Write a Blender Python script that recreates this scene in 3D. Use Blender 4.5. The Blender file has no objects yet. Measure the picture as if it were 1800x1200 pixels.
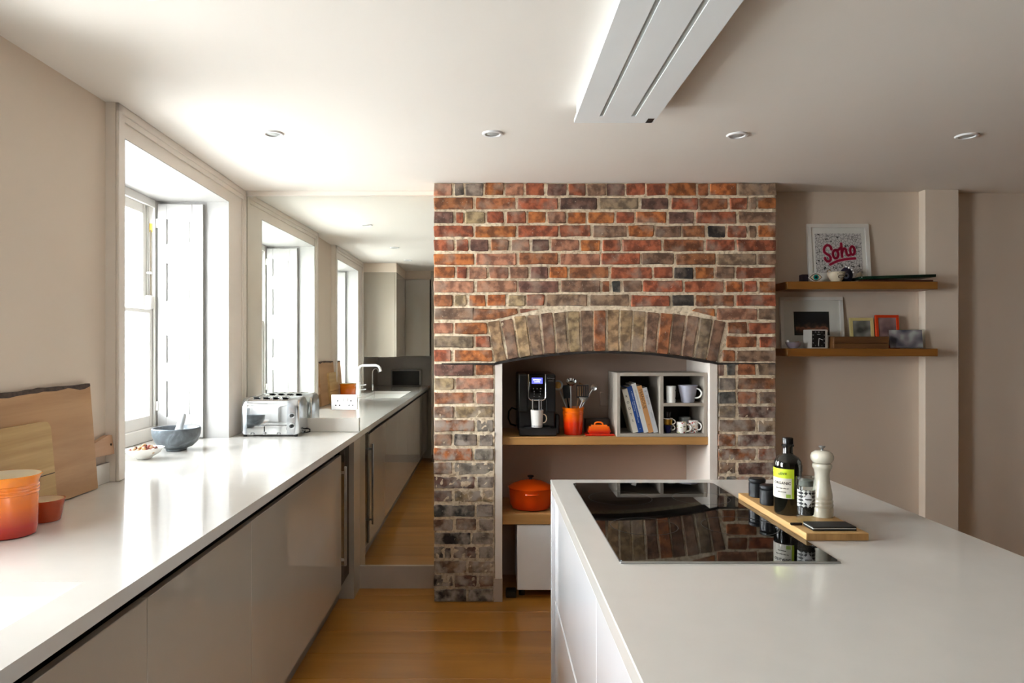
import bpy, bmesh, math, random
from mathutils import Vector, Matrix, Euler, noise
random.seed(7)
S = bpy.context.scene
COL = S.collection
PI = math.pi

# ------------------------------------------------------------------ camera, sky, exposure
EYE = 1.396
cam_data = bpy.data.cameras.new('camera')
cam = bpy.data.objects.new('camera', cam_data); COL.objects.link(cam)
cam.location = (0, 0, EYE); cam.rotation_euler = (PI/2, 0, 0)
cam_data.sensor_width = 36; cam_data.lens = 24
cam_data.shift_x = 39/1800; cam_data.shift_y = 7/1800
cam_data.clip_start = 0.03; cam_data.clip_end = 200
S.camera = cam
world = bpy.data.worlds.new('overcast_sky'); S.world = world
world.use_nodes = True
wn = world.node_tree.nodes; wl = world.node_tree.links; wn.clear()
w_out = wn.new('ShaderNodeOutputWorld'); w_bg = wn.new('ShaderNodeBackground')
w_bg.inputs[0].default_value = (0.88, 0.94, 1.0, 1); w_bg.inputs[1].default_value = 5.0
wl.new(w_bg.outputs[0], w_out.inputs[0])
S.view_settings.view_transform = 'Standard'; S.view_settings.look = 'None'
S.view_settings.gamma = 1; S.view_settings.use_curve_mapping = False
S.view_settings.exposure = 0.62
cy = S.cycles
cy.use_denoising = True; cy.use_guiding = True; cy.use_surface_guiding = True; cy.guiding_training_samples = 64
cy.max_bounces = 12; cy.diffuse_bounces = 8; cy.glossy_bounces = 6; cy.transmission_bounces = 8; cy.transparent_max_bounces = 12
cy.sample_clamp_indirect = 8.0; cy.blur_glossy = 0.5
sun_d = bpy.data.lights.new('sun', 'SUN'); sun_d.energy = 105; sun_d.color = (1, 1, .995); sun_d.angle = math.radians(2)
sun = bpy.data.objects.new('sun', sun_d); COL.objects.link(sun)     # high sun from behind the house: strikes the paving, not the windows
sun.rotation_euler = Vector((-.80, -.45, -1)).to_track_quat('-Z', 'Y').to_euler()
# daylight portals in the two window openings (sampling only, they add no light)
for loc_, rot_ in (((-1.92, 3.10, 1.54), (0, -PI/2, 0)), ((-1.90, 1.29, 1.54), (0, -PI/2, 0))):
    l = bpy.data.lights.new('window_portal', 'AREA'); l.shape = 'RECTANGLE'; l.size = 1.3; l.size_y = 1.0
    l.cycles.is_portal = True
    o = bpy.data.objects.new('window_portal', l); COL.objects.link(o)
    o.location = loc_; o.rotation_euler = rot_

# ------------------------------------------------------------------ materials
def lin(h):
    h = h.lstrip('#'); c = [int(h[i:i+2], 16)/255 for i in (0, 2, 4)]
    return tuple(x/12.92 if x <= .04045 else ((x+.055)/1.055)**2.4 for x in c) + (1,)
def nodes(name):
    m = bpy.data.materials.new(name); m.use_nodes = True
    nt = m.node_tree; nt.nodes.clear()
    out = nt.nodes.new('ShaderNodeOutputMaterial'); b = nt.nodes.new('ShaderNodeBsdfPrincipled')
    nt.links.new(b.outputs[0], out.inputs[0]); return m, nt, b, out
def noise_node(nt, scale, detail=3, coord='Object', stretch=(1,1,1), rnd=False):
    tc = nt.nodes.new('ShaderNodeTexCoord'); mp = nt.nodes.new('ShaderNodeMapping'); nz = nt.nodes.new('ShaderNodeTexNoise')
    mp.inputs['Scale'].default_value = stretch
    nt.links.new(tc.outputs[coord], mp.inputs[0])
    if rnd:
        oi = nt.nodes.new('ShaderNodeObjectInfo'); mu = nt.nodes.new('ShaderNodeMath'); mu.operation = 'MULTIPLY'; mu.inputs[1].default_value = 37.0
        cb = nt.nodes.new('ShaderNodeCombineXYZ')
        nt.links.new(oi.outputs['Random'], mu.inputs[0])
        for i in range(3): nt.links.new(mu.outputs[0], cb.inputs[i])
        nt.links.new(cb.outputs[0], mp.inputs['Location'])
    nt.links.new(mp.outputs[0], nz.inputs['Vector'])
    nz.inputs['Scale'].default_value = scale; nz.inputs['Detail'].default_value = detail
    return nz
def ramp(nt, fac, stops):
    r = nt.nodes.new('ShaderNodeValToRGB'); e = r.color_ramp.elements
    while len(e) < len(stops): e.new(0.5)
    for i, (p, c) in enumerate(stops):
        e[i].position = p; e[i].color = lin(c) if isinstance(c, str) else c
    nt.links.new(fac, r.inputs[0]); return r
def mixc(nt, fac, a, b, mode='MIX'):
    m = nt.nodes.new('ShaderNodeMix'); m.data_type = 'RGBA'; m.blend_type = mode
    for sock, v in ((m.inputs[0], fac), (m.inputs[6], a), (m.inputs[7], b)):
        if hasattr(v, 'is_output') or isinstance(v, bpy.types.NodeSocket): nt.links.new(v, sock)
        else: sock.default_value = v
    return m.outputs[2]
def bump(nt, b, h, strength=.3, dist=.002):
    bp = nt.nodes.new('ShaderNodeBump'); bp.inputs['Strength'].default_value = strength; bp.inputs['Distance'].default_value = dist
    nt.links.new(h, bp.inputs['Height']); nt.links.new(bp.outputs[0], b.inputs['Normal'])
def M(name, col, rough=.5, metal=0, var=.05, vscale=6, bstr=0, bscale=60, coat=0, spec=.5, emit=0, coord='Object'):
    m, nt, b, out = nodes(name)
    c = lin(col)
    nz = noise_node(nt, vscale, 3, coord)
    hi = tuple(min(1, x*(1+var)) for x in c[:3]) + (1,); lo = tuple(x*(1-var) for x in c[:3]) + (1,)
    r = ramp(nt, nz.outputs[0], [(.35, lo), (.65, hi)])
    nt.links.new(r.outputs[0], b.inputs['Base Color'])
    b.inputs['Roughness'].default_value = rough; b.inputs['Metallic'].default_value = metal
    b.inputs['Coat Weight'].default_value = coat; b.inputs['Coat Roughness'].default_value = .04
    b.inputs['Specular IOR Level'].default_value = spec
    if emit:
        nt.links.new(r.outputs[0], b.inputs['Emission Color']); b.inputs['Emission Strength'].default_value = emit
    if bstr:
        n2 = noise_node(nt, bscale, 4, coord); bump(nt, b, n2.outputs[0], bstr)
    return m
def wood(name, a, c, axis=0, rough=.4, scale=9, rnd=True, coat=0, plankvar=0.0, stretch=14):
    m, nt, b, out = nodes(name)
    st = [stretch]*3; st[axis] = 1
    nz = noise_node(nt, scale/10, 6, 'Object', tuple(st), rnd); nz.inputs['Roughness'].default_value = .62; nz.inputs['Distortion'].default_value = .6
    r = ramp(nt, nz.outputs[0], [(.3, a), (.7, c)])
    n2 = noise_node(nt, 2.2, 2, 'Object', (1,1,1), rnd)
    r2 = ramp(nt, n2.outputs[0], [(.3, (.86,.86,.86,1)), (.7, (1.0,1.0,1.0,1))])
    colr = mixc(nt, 1.0, r.outputs[0], r2.outputs[0], 'MULTIPLY')
    if plankvar:
        oi = nt.nodes.new('ShaderNodeObjectInfo')
        r3 = ramp(nt, oi.outputs['Random'], [(0, (1-plankvar,)*3+(1,)), (1, (1,1,1,1))])
        colr = mixc(nt, 1.0, colr, r3.outputs[0], 'MULTIPLY')
    nt.links.new(colr, b.inputs['Base Color'])
    b.inputs['Roughness'].default_value = rough; b.inputs['Coat Weight'].default_value = coat; b.inputs['Coat Roughness'].default_value = .12
    bump(nt, b, nz.outputs[0], .08, .001)
    return m
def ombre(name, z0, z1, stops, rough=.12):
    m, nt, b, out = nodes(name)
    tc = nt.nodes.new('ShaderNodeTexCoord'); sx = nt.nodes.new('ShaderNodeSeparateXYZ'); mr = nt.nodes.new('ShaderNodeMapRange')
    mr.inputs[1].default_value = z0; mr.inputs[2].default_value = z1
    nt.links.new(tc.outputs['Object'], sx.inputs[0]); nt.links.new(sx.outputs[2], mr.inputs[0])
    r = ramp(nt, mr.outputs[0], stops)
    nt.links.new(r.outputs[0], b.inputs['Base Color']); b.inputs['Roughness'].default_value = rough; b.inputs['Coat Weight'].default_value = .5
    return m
def thin_glass(name, tint=(.97,.99,1,1), refl=.06):
    m, nt, b, out = nodes(name)
    nt.nodes.remove(b)
    t = nt.nodes.new('ShaderNodeBsdfTransparent'); t.inputs[0].default_value = tint
    g = nt.nodes.new('ShaderNodeBsdfGlossy'); g.inputs['Roughness'].default_value = .01
    f = nt.nodes.new('ShaderNodeFresnel'); f.inputs[0].default_value = 1.45
    mx = nt.nodes.new('ShaderNodeMixShader')
    ge = nt.nodes.new('ShaderNodeNewGeometry'); sb = nt.nodes.new('ShaderNodeMath'); sb.operation = 'SUBTRACT'; sb.inputs[0].default_value = 1
    mu = nt.nodes.new('ShaderNodeMath'); mu.operation = 'MULTIPLY'
    nt.links.new(ge.outputs['Backfacing'], sb.inputs[1]); nt.links.new(sb.outputs[0], mu.inputs[0]); nt.links.new(f.outputs[0], mu.inputs[1])
    nt.links.new(mu.outputs[0], mx.inputs[0]); nt.links.new(t.outputs[0], mx.inputs[1]); nt.links.new(g.outputs[0], mx.inputs[2])
    nt.links.new(mx.outputs[0], out.inputs[0]); return m

m_wall = M('wall_paint', '#DCCDBC', .75, var=.02, vscale=1.5, bstr=.05, bscale=220)
m_ceil = M('ceiling_paint', '#E9E3DB', .8, var=.01, vscale=1.2)
m_trim = M('trim_paint', '#E4DBD1', .45, var=.015)
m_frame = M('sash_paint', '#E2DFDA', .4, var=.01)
m_reveal = M('white_paint_dimmed', '#A9A7A4', .4, var=.01)  # the sash white, darkened in colour to offset strong window light
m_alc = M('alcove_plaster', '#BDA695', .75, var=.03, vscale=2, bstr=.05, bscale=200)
m_lacq = M('greige_lacquer', '#ACA294', .03, var=.01, coat=.3)
m_lacqw = M('white_lacquer', '#E6E6E8', .08, var=.01, coat=.3)
m_rail = M('dark_rail_metal', '#2B2622', .35, .6)
m_quartz = M('quartz_worktop', '#D4D0C9', .13, var=.015, vscale=9, coat=.2)
m_sink = M('white_composite', '#F0EFEC', .2, var=.01)
m_plinth = M('plinth_board', '#75685B', .4); m_base = M('skirting_paint', '#B5A799', .5)
m_far = M('light_absorbing_dark', '#5C5147', .8)  # dark tone for the unseen right wall, added to soak up bounced light
m_chrome = M('chrome', '#D6D8DA', .08, 1, var=.02)
m_steel = M('brushed_steel', '#B9BBBC', .28, 1, var=.06, vscale=30)
m_polish = M('polished_steel', '#E2E4E6', .05, 1, var=.01)
m_alu = M('cast_aluminium', '#C9CED4', .22, 1, var=.04)
m_black = M('black_plastic', '#0E0E0F', .25, var=.1)
m_blackm = M('black_matte', '#151516', .55, var=.1)
m_hob = M('hob_glass', '#050505', .02, var=0, spec=.32)
m_mark = M('hob_marking', '#2E2E2E', .3)
m_white = M('white_ceramic', '#EDEBE6', .15, var=.01)
m_whitep = M('white_plastic', '#ECECEC', .3, var=.01)
m_grey_box = M('grey_melamine', '#A39A8E', .5, var=.02)
m_iron = M('rusty_iron', '#2A2320', .7, .3, var=.3, vscale=40, bstr=.3)
m_oak = wood('oak_shelf', '#A8793F', '#C4955A', 0, .45, 9)
m_oakd = wood('dark_oak_shelf', '#7E4E20', '#A06A2C', 0, .35, 9)
m_floor = wood('honey_floorboard', '#9E6622', '#C28638', 0, .28, 7, coat=.2, plankvar=.12, stretch=10)
m_beech = wood('beech_board', '#A87C50', '#CDA377', 1, .5, 8)
m_beech2 = wood('bamboo_board', '#B08D55', '#D2B27C', 1, .45, 10, stretch=26)
m_pinkw = wood('pink_beech_handle', '#B08563', '#C89F7E', 1, .5, 8)
m_tray = wood('board_wood', '#B68A50', '#D8B077', 1, .45, 8)
m_endg = wood('end_grain', '#9A6E3A', '#C79A60', 2, .5, 20)
m_bark = M('bark_edge', '#4A3B33', .9, var=.35, vscale=50, bstr=.8, bscale=80)
m_spoonw = wood('spoon_wood', '#8A6440', '#A57D55', 2, .6, 9)
m_rustic = wood('rustic_wood', '#3C2410', '#7A4E22', 0, .6, 9)
m_marble, nt, b, _ = nodes('grey_marble')
nz = noise_node(nt, 14, 6); nz.inputs['Distortion'].default_value = 1.5
nt.links.new(ramp(nt, nz.outputs[0], [(.3, '#3C4145'), (.55, '#5E666C'), (.75, '#8F979F')]).outputs[0], b.inputs['Base Color']); b.inputs['Roughness'].default_value = .35
m_pestle = M('white_marble', '#C9CCCE', .35, var=.1, vscale=20)
m_glass = thin_glass('window_glass')
m_clear = thin_glass('clear_glass', (.93,.96,.94,1))
m_mirror = M('mirror_silver', '#EDEFEA', .003, 1, var=0)
m_splash = M('taupe_splashback', '#B5AA9F', .3)
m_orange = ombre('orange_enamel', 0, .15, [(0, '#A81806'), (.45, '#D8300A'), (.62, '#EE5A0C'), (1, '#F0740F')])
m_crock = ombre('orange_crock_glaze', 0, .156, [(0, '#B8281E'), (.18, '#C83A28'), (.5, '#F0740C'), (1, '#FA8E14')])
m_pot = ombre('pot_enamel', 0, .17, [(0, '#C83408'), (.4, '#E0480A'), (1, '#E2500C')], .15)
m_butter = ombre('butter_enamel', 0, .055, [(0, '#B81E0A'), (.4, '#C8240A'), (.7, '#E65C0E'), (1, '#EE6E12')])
m_cream = M('cream_glaze', '#E6D6B8', .2)
m_ramek = M('red_orange_glaze', '#B84A22', .15)

# bricks: the colour of each brick comes from the object's own colour
m_brick, nt, b, _ = nodes('brick_clay')
oi = nt.nodes.new('ShaderNodeObjectInfo')
n1 = noise_node(nt, 22, 5); n2 = noise_node(nt, 9, 3); n3 = noise_node(nt, 120, 3)
c0 = oi.outputs['Color']
dark = mixc(nt, 1.0, c0, (.38, .36, .36, 1), 'MULTIPLY')
c1 = mixc(nt, ramp(nt, n1.outputs[0], [(.42, (1,1,1,1)), (.60, (0,0,0,1))]).outputs[0], c0, dark)
c2 = mixc(nt, ramp(nt, n2.outputs[0], [(.52, (0,0,0,1)), (.70, (.7,.7,.7,1))]).outputs[0], c1, lin('#9C8878'))
c3 = mixc(nt, ramp(nt, n3.outputs[0], [(.66, (0,0,0,1)), (.76, (.5,.5,.5,1))]).outputs[0], c2, lin('#D8C8B4'))
# chalky salt bloom on the lower chimney
tc = nt.nodes.new('ShaderNodeTexCoord'); sx = nt.nodes.new('ShaderNodeSeparateXYZ'); nt.links.new(tc.outputs['Object'], sx.inputs[0])
mr = nt.nodes.new('ShaderNodeMapRange'); mr.inputs[1].default_value = 1.25; mr.inputs[2].default_value = .9; nt.links.new(sx.outputs[2], mr.inputs[0])
n4 = noise_node(nt, 16, 6)
mm = nt.nodes.new('ShaderNodeMath'); mm.operation = 'MULTIPLY'; nt.links.new(mr.outputs[0], mm.inputs[0])
nt.links.new(ramp(nt, n4.outputs[0], [(.44, (0,0,0,1)), (.62, (.9,.9,.9,1))]).outputs[0], mm.inputs[1])
c4 = mixc(nt, mm.outputs[0], c3, lin('#A89C90'))
nt.links.new(c4, b.inputs['Base Color']); b.inputs['Roughness'].default_value = .85
bump(nt, b, n1.outputs[0], .7, .006)
m_mortar, nt, b, _ = nodes('lime_mortar')
n1 = noise_node(nt, 60, 6); n2 = noise_node(nt, 5, 3)
c1 = ramp(nt, n1.outputs[0], [(.3, '#A8947C'), (.48, '#DCC9AC'), (.7, '#EEDFC6')]).outputs[0]
c2 = mixc(nt, ramp(nt, n2.outputs[0], [(.4, (0,0,0,1)), (.7, (.35,.35,.35,1))]).outputs[0], c1, lin('#8F7E6C'))
tc = nt.nodes.new('ShaderNodeTexCoord'); sx = nt.nodes.new('ShaderNodeSeparateXYZ'); nt.links.new(tc.outputs['Object'], sx.inputs[0])
mr = nt.nodes.new('ShaderNodeMapRange'); mr.inputs[1].default_value = .45; mr.inputs[2].default_value = .1; mr.inputs[4].default_value = .45; nt.links.new(sx.outputs[2], mr.inputs[0])
c3 = mixc(nt, mr.outputs[0], c2, lin('#5E5042'))
nt.links.new(c3, b.inputs['Base Color']); b.inputs['Roughness'].default_value = .95
bump(nt, b, n1.outputs[0], .9, .004)

# ------------------------------------------------------------------ mesh helpers
class G:
    def __init__(s): s.v = []; s.f = []; s.wn = False
    def add(s, vs, fs):
        n = len(s.v); s.v += [tuple(v) for v in vs]; s.f += [tuple(i+n for i in f) for f in fs]; return s
    def box(s, x0, x1, y0, y1, z0, z1, bev=0, seg=1, rot=None):
        if x0 > x1: x0, x1 = x1, x0
        if y0 > y1: y0, y1 = y1, y0
        if z0 > z1: z0, z1 = z1, z0
        if bev:
            s.wn = s.wn or seg > 1
            bm = bmesh.new(); bmesh.ops.create_cube(bm, size=1)
            for v in bm.verts: v.co = Vector(((x0+x1)/2+v.co.x*(x1-x0), (y0+y1)/2+v.co.y*(y1-y0), (z0+z1)/2+v.co.z*(z1-z0)))
            bmesh.ops.bevel(bm, geom=bm.edges[:], offset=bev, segments=seg, affect='EDGES', profile=.5)
            bm.verts.index_update()
            vs = [v.co.copy() for v in bm.verts]; fs = [[v.index for v in f.verts] for f in bm.faces]; bm.free()
        else:
            vs = [Vector((x, y, z)) for z in (z0, z1) for y in (y0, y1) for x in (x0, x1)]
            fs = [(0,2,3,1), (4,5,7,6), (0,1,5,4), (2,6,7,3), (0,4,6,2), (1,3,7,5)]
        if rot: vs = [rot @ v for v in vs]
        return s.add(vs, fs)
    def lathe(s, prof, seg=32, c=(0,0,0), rot=None, sx=1, sy=1):
        c = Vector(c); vs = []; fs = []; rows = []
        for r, z in prof:
            if r < 1e-6: rows.append([len(vs)]); vs.append(Vector((0,0,z)))
            else:
                rows.append(list(range(len(vs), len(vs)+seg)))
                for i in range(seg):
                    a = 2*PI*i/seg; vs.append(Vector((r*math.cos(a)*sx, r*math.sin(a)*sy, z)))
        for a, b in zip(rows, rows[1:]):
            if len(a) == 1 and len(b) == 1: continue
            for i in range(seg):
                j = (i+1) % seg
                if len(a) == 1: fs.append((a[0], b[j], b[i]))
                elif len(b) == 1: fs.append((a[i], a[j], b[0]))
                else: fs.append((a[i], a[j], b[j], b[i]))
        vs = [(rot @ v if rot else v)+c for v in vs]
        return s.add(vs, fs)
    def cyl(s, r, z0, z1, c=(0,0,0), seg=24, rot=None, bev=0):
        p = [(0, z0), (r, z0), (r, z1), (0, z1)] if not bev else [(0, z0), (r-bev, z0), (r, z0+bev), (r, z1-bev), (r-bev, z1), (0, z1)]
        return s.lathe(p, seg, c, rot)
    def tube(s, pts, r, seg=10, caps=True):
        pts = [Vector(p) for p in pts]; rr = r if isinstance(r, (list, tuple)) else [r]*len(pts)
        vs = []; fs = []; up = Vector((0,0,1)); prev = None
        for i, p in enumerate(pts):
            t = (pts[min(i+1, len(pts)-1)]-pts[max(i-1, 0)]).normalized()
            if prev is None:
                a = t.cross(up if abs(t.z) < .9 else Vector((1,0,0))).normalized()
            else: a = (prev - t*prev.dot(t)).normalized()
            prev = a; b2 = t.cross(a)
            for k in range(seg):
                an = 2*PI*k/seg; vs.append(p + (a*math.cos(an)+b2*math.sin(an))*rr[i])
        for i in range(len(pts)-1):
            for k in range(seg):
                j = (k+1) % seg; fs.append((i*seg+k, i*seg+j, (i+1)*seg+j, (i+1)*seg+k))
        if caps:
            fs.append(tuple(range(seg-1, -1, -1))); n = (len(pts)-1)*seg; fs.append(tuple(range(n, n+seg)))
        return s.add(vs, fs)
    def prism(s, poly, a0, a1, axis='y'):
        """poly of 2D points extruded along axis"""
        n = len(poly)
        def mk(p, a):
            return {'y': (p[0], a, p[1]), 'x': (a, p[0], p[1]), 'z': (p[0], p[1], a)}[axis]
        vs = [mk(p, a0) for p in poly] + [mk(p, a1) for p in poly]
        fs = [tuple(range(n)), tuple(range(2*n-1, n-1, -1))]
        for i in range(n): j = (i+1) % n; fs.append((i, i+n, j+n, j))
        return s.add(vs, fs)
    def xf(s, m):
        s.v = [tuple(m @ Vector(v)) for v in s.v]; return s
    def join(s, o): return s.add(o.v, o.f)
OFF = {}
def link_mesh(name, g, mat, smooth=True, angle=38, fix=True):
    me = bpy.data.meshes.new(name); me.from_pydata(g.v, [], g.f)
    if fix:
        bm = bmesh.new(); bm.from_mesh(me); bmesh.ops.recalc_face_normals(bm, faces=bm.faces[:]); bm.to_mesh(me); bm.free()
    if smooth:
        me.polygons.foreach_set('use_smooth', [True]*len(me.polygons)); me.set_sharp_from_angle(angle=math.radians(angle))
    me.update()
    if mat: me.materials.append(mat)
    o = bpy.data.objects.new(name, me); COL.objects.link(o)
    if g.wn:
        w = o.modifiers.new('even_normals', 'WEIGHTED_NORMAL'); w.keep_sharp = True
    return o
def thing(name, label, cat, loc=(0,0,0), rot=(0,0,0), group=None, world=False, kind=None):
    o = bpy.data.objects.new(name, None); COL.objects.link(o); o.empty_display_size = .05
    o.location = loc; o.rotation_euler = rot
    if label: o['label'] = label
    if cat: o['category'] = cat
    if group: o['group'] = group
    if kind: o['kind'] = kind
    OFF[o.name] = Vector(loc) if world else Vector((0,0,0)); return o
def part(name, g, mat, parent, label=None, kind=None, **k):
    off = OFF[parent.name]
    if off.length > 0: g.v = [(v[0]-off.x, v[1]-off.y, v[2]-off.z) for v in g.v]
    o = link_mesh(name, g, mat, **k); o.parent = parent; OFF[o.name] = off
    if label: o['label'] = label
    if kind: o['kind'] = kind
    return o
def struct(name, g, mat, **k):
    o = link_mesh(name, g, mat, **k); o['kind'] = 'structure'; OFF[o.name] = Vector((0,0,0)); return o
def single(name, g, mat, label, cat, loc=(0,0,0), rot=(0,0,0), group=None, **k):
    o = link_mesh(name, g, mat, **k); o.location = loc; o.rotation_euler = rot
    o['label'] = label; o['category'] = cat
    if group: o['group'] = group
    OFF[o.name] = Vector((0,0,0)); return o
def clone(root, label=None, loc=None, rot=None, group=None):
    def rec(o, par):
        c = o.copy(); COL.objects.link(c); c.parent = par
        for ch in [x for x in bpy.data.objects if x.parent == o and x != c]: rec(ch, c)
        return c
    c = rec(root, None)
    if label: c['label'] = label
    if loc: c.location = loc
    if rot: c.rotation_euler = rot
    if group: c['group'] = group
    return c
def text(body, size, ext=.0003):
    """flat lettering standing in the XZ plane, facing -Y, centred on the origin"""
    cu = bpy.data.curves.new('lettering', 'FONT'); cu.body = body; cu.size = size; cu.extrude = ext
    cu.align_x = 'CENTER'; cu.align_y = 'CENTER'; cu.resolution_u = 2
    o = bpy.data.objects.new('lettering', cu)
    me = bpy.data.meshes.new_from_object(o)
    g = G(); g.add([(v.co.x, -v.co.z, v.co.y) for v in me.vertices], [tuple(p.vertices) for p in me.polygons])
    bpy.data.objects.remove(o); bpy.data.meshes.remove(me); bpy.data.curves.remove(cu)
    return g
def shift(g, x, y, z): g.v = [(a+x, b+y, c+z) for a, b, c in g.v]; return g
def rotg(g, axis, ang): return g.xf(Matrix.Rotation(ang, 4, axis))
def stroke(g, pts, w, y, t=.0006, n=10):
    """flat round-ended brush stroke in the XZ plane"""
    P = [Vector(p) for p in pts]
    for p in P:
        g.prism([(p.x+w/2*math.cos(2*PI*i/n), p.y+w/2*math.sin(2*PI*i/n)) for i in range(n)], y, y-t)
    for a, b in zip(P, P[1:]):
        d = (b-a); 
        if d.length < 1e-6: continue
        q = Vector((-d.y, d.x)).normalized()*w/2
        g.prism([tuple(a+q), tuple(a-q), tuple(b-q), tuple(b+q)], y, y-t)
    return g
def arc(cx, cz, rx, rz, a0, a1, n=12, tilt=0):
    out = []
    for i in range(n+1):
        a = math.radians(a0+(a1-a0)*i/n); x = rx*math.cos(a); z = rz*math.sin(a)
        out.append((cx+x*math.cos(tilt)-z*math.sin(tilt), cz+x*math.sin(tilt)+z*math.cos(tilt)))
    return out

# ------------------------------------------------------------------ room shell
ZC = 2.281; YB = 3.934; XW = -1.398
struct('floor', G().box(-1.9, 4.4, -2.7, 4.25, -.12, -.018), m_floor)
floor_o = bpy.data.objects['floor']
yk = 3.58-.24*26
row = 0
while yk < YB-.001:
    y1 = min(yk+.24, YB)
    x = -1.398 - random.uniform(0, 1.2)
    y0 = max(yk, -2.6)
    while x < 4.3:
        xe = x + random.uniform(2.0, 3.2)
        a = max(x, -1.398); e = min(xe, 4.3)
        if y1 > -2.6 and e-a > .02:
            part('floorboard', G().box(a+.0006, e-.0006, y0+.0007, y1-.0007, -.018, 0, .0012), m_floor, floor_o, angle=30)
        x = xe
    yk += .24
part('floorboard', G().box(.0, 1.26, YB+.001, 4.16, -.018, 0), m_floor, floor_o)
struct('ceiling', G().box(-1.9, 4.4, -2.7, 4.25, ZC, ZC+.12), m_ceil)
# left wall with two window openings
W1 = (2.55, 3.67); W2 = (.80, 1.78); ZH = 2.170; SK = .0332; YS = 2.484; XO = -1.85; ZS = .862
g = G()
g.box(XO, XW, -2.7, W2[0], 0, ZC); g.box(XO, XW, W2[1], 2.53, 0, ZC)
g.box(XO, XW, W2[0], W2[1], 0, ZS); g.box(XO, XW, W2[0], W2[1], ZH, ZC)
def skew(a, c): return [(XO, a), (XW-(a-YS)*SK, a), (XW-(c-YS)*SK, c), (XO, c)]       # the old wall runs slightly out of square here
g.prism(skew(3.685, 4.25), 0, ZC, 'z'); g.prism(skew(2.53, 3.685), 0, ZS, 'z'); g.prism(skew(2.53, 3.685), ZH, ZC, 'z')
struct('wall_left', g, m_wall)
g = G(); g.box(XW-.06, .027, YB+.006, 4.25, 0, ZC); g.box(1.2405, 2.66, YB, 4.25, 0, ZC); g.box(2.66, 4.4, 3.97, 4.25, 0, ZC)
g.box(2.47, 2.66, 3.873, YB, 0, ZC, .002)
struct('wall_back', g, m_wall)
struct('wall_right', G().box(4.3, 4.4, -2.7, 4.25, 0, ZC), m_far)
g = G(); g.box(XW, -.70, -.72, -.6, 0, ZC); g.box(-.70, 4.4, -2.7, -2.6, 0, ZC); g.box(-.72, -.60, -2.7, -.6, 0, ZC)
struct('wall_rear', g, m_wall)
struct('trim_1', G().box(XW-.048, -.303, YB-.022, YB+.006, 2.255, ZC, .002), m_trim)        # strip above the mirror
struct('baseboard_back', G().box(-.83, -.303, YB-.014, YB+.006, 0, .131, .002), m_base)
g = G(); g.box(1.558, 2.47, YB-.016, YB, 0, .12, .003); g.box(2.66, 4.3, 3.954, 3.97, 0, .12, .003)
struct('baseboard_right', g, m_trim)

# outside: pale paving and a grey rendered return wall
struct('ground_outside', G().box(-30, XO, -25, 30, -.3, .35), M('pale_paving', '#B9B9B7', .9, var=.1, vscale=2))
struct('wall_outside', G().box(-2.632, XO, 5.0, 5.3, -.1, 5.0), M('grey_render', '#C3CBD1', .9, var=.15, vscale=3))

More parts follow.
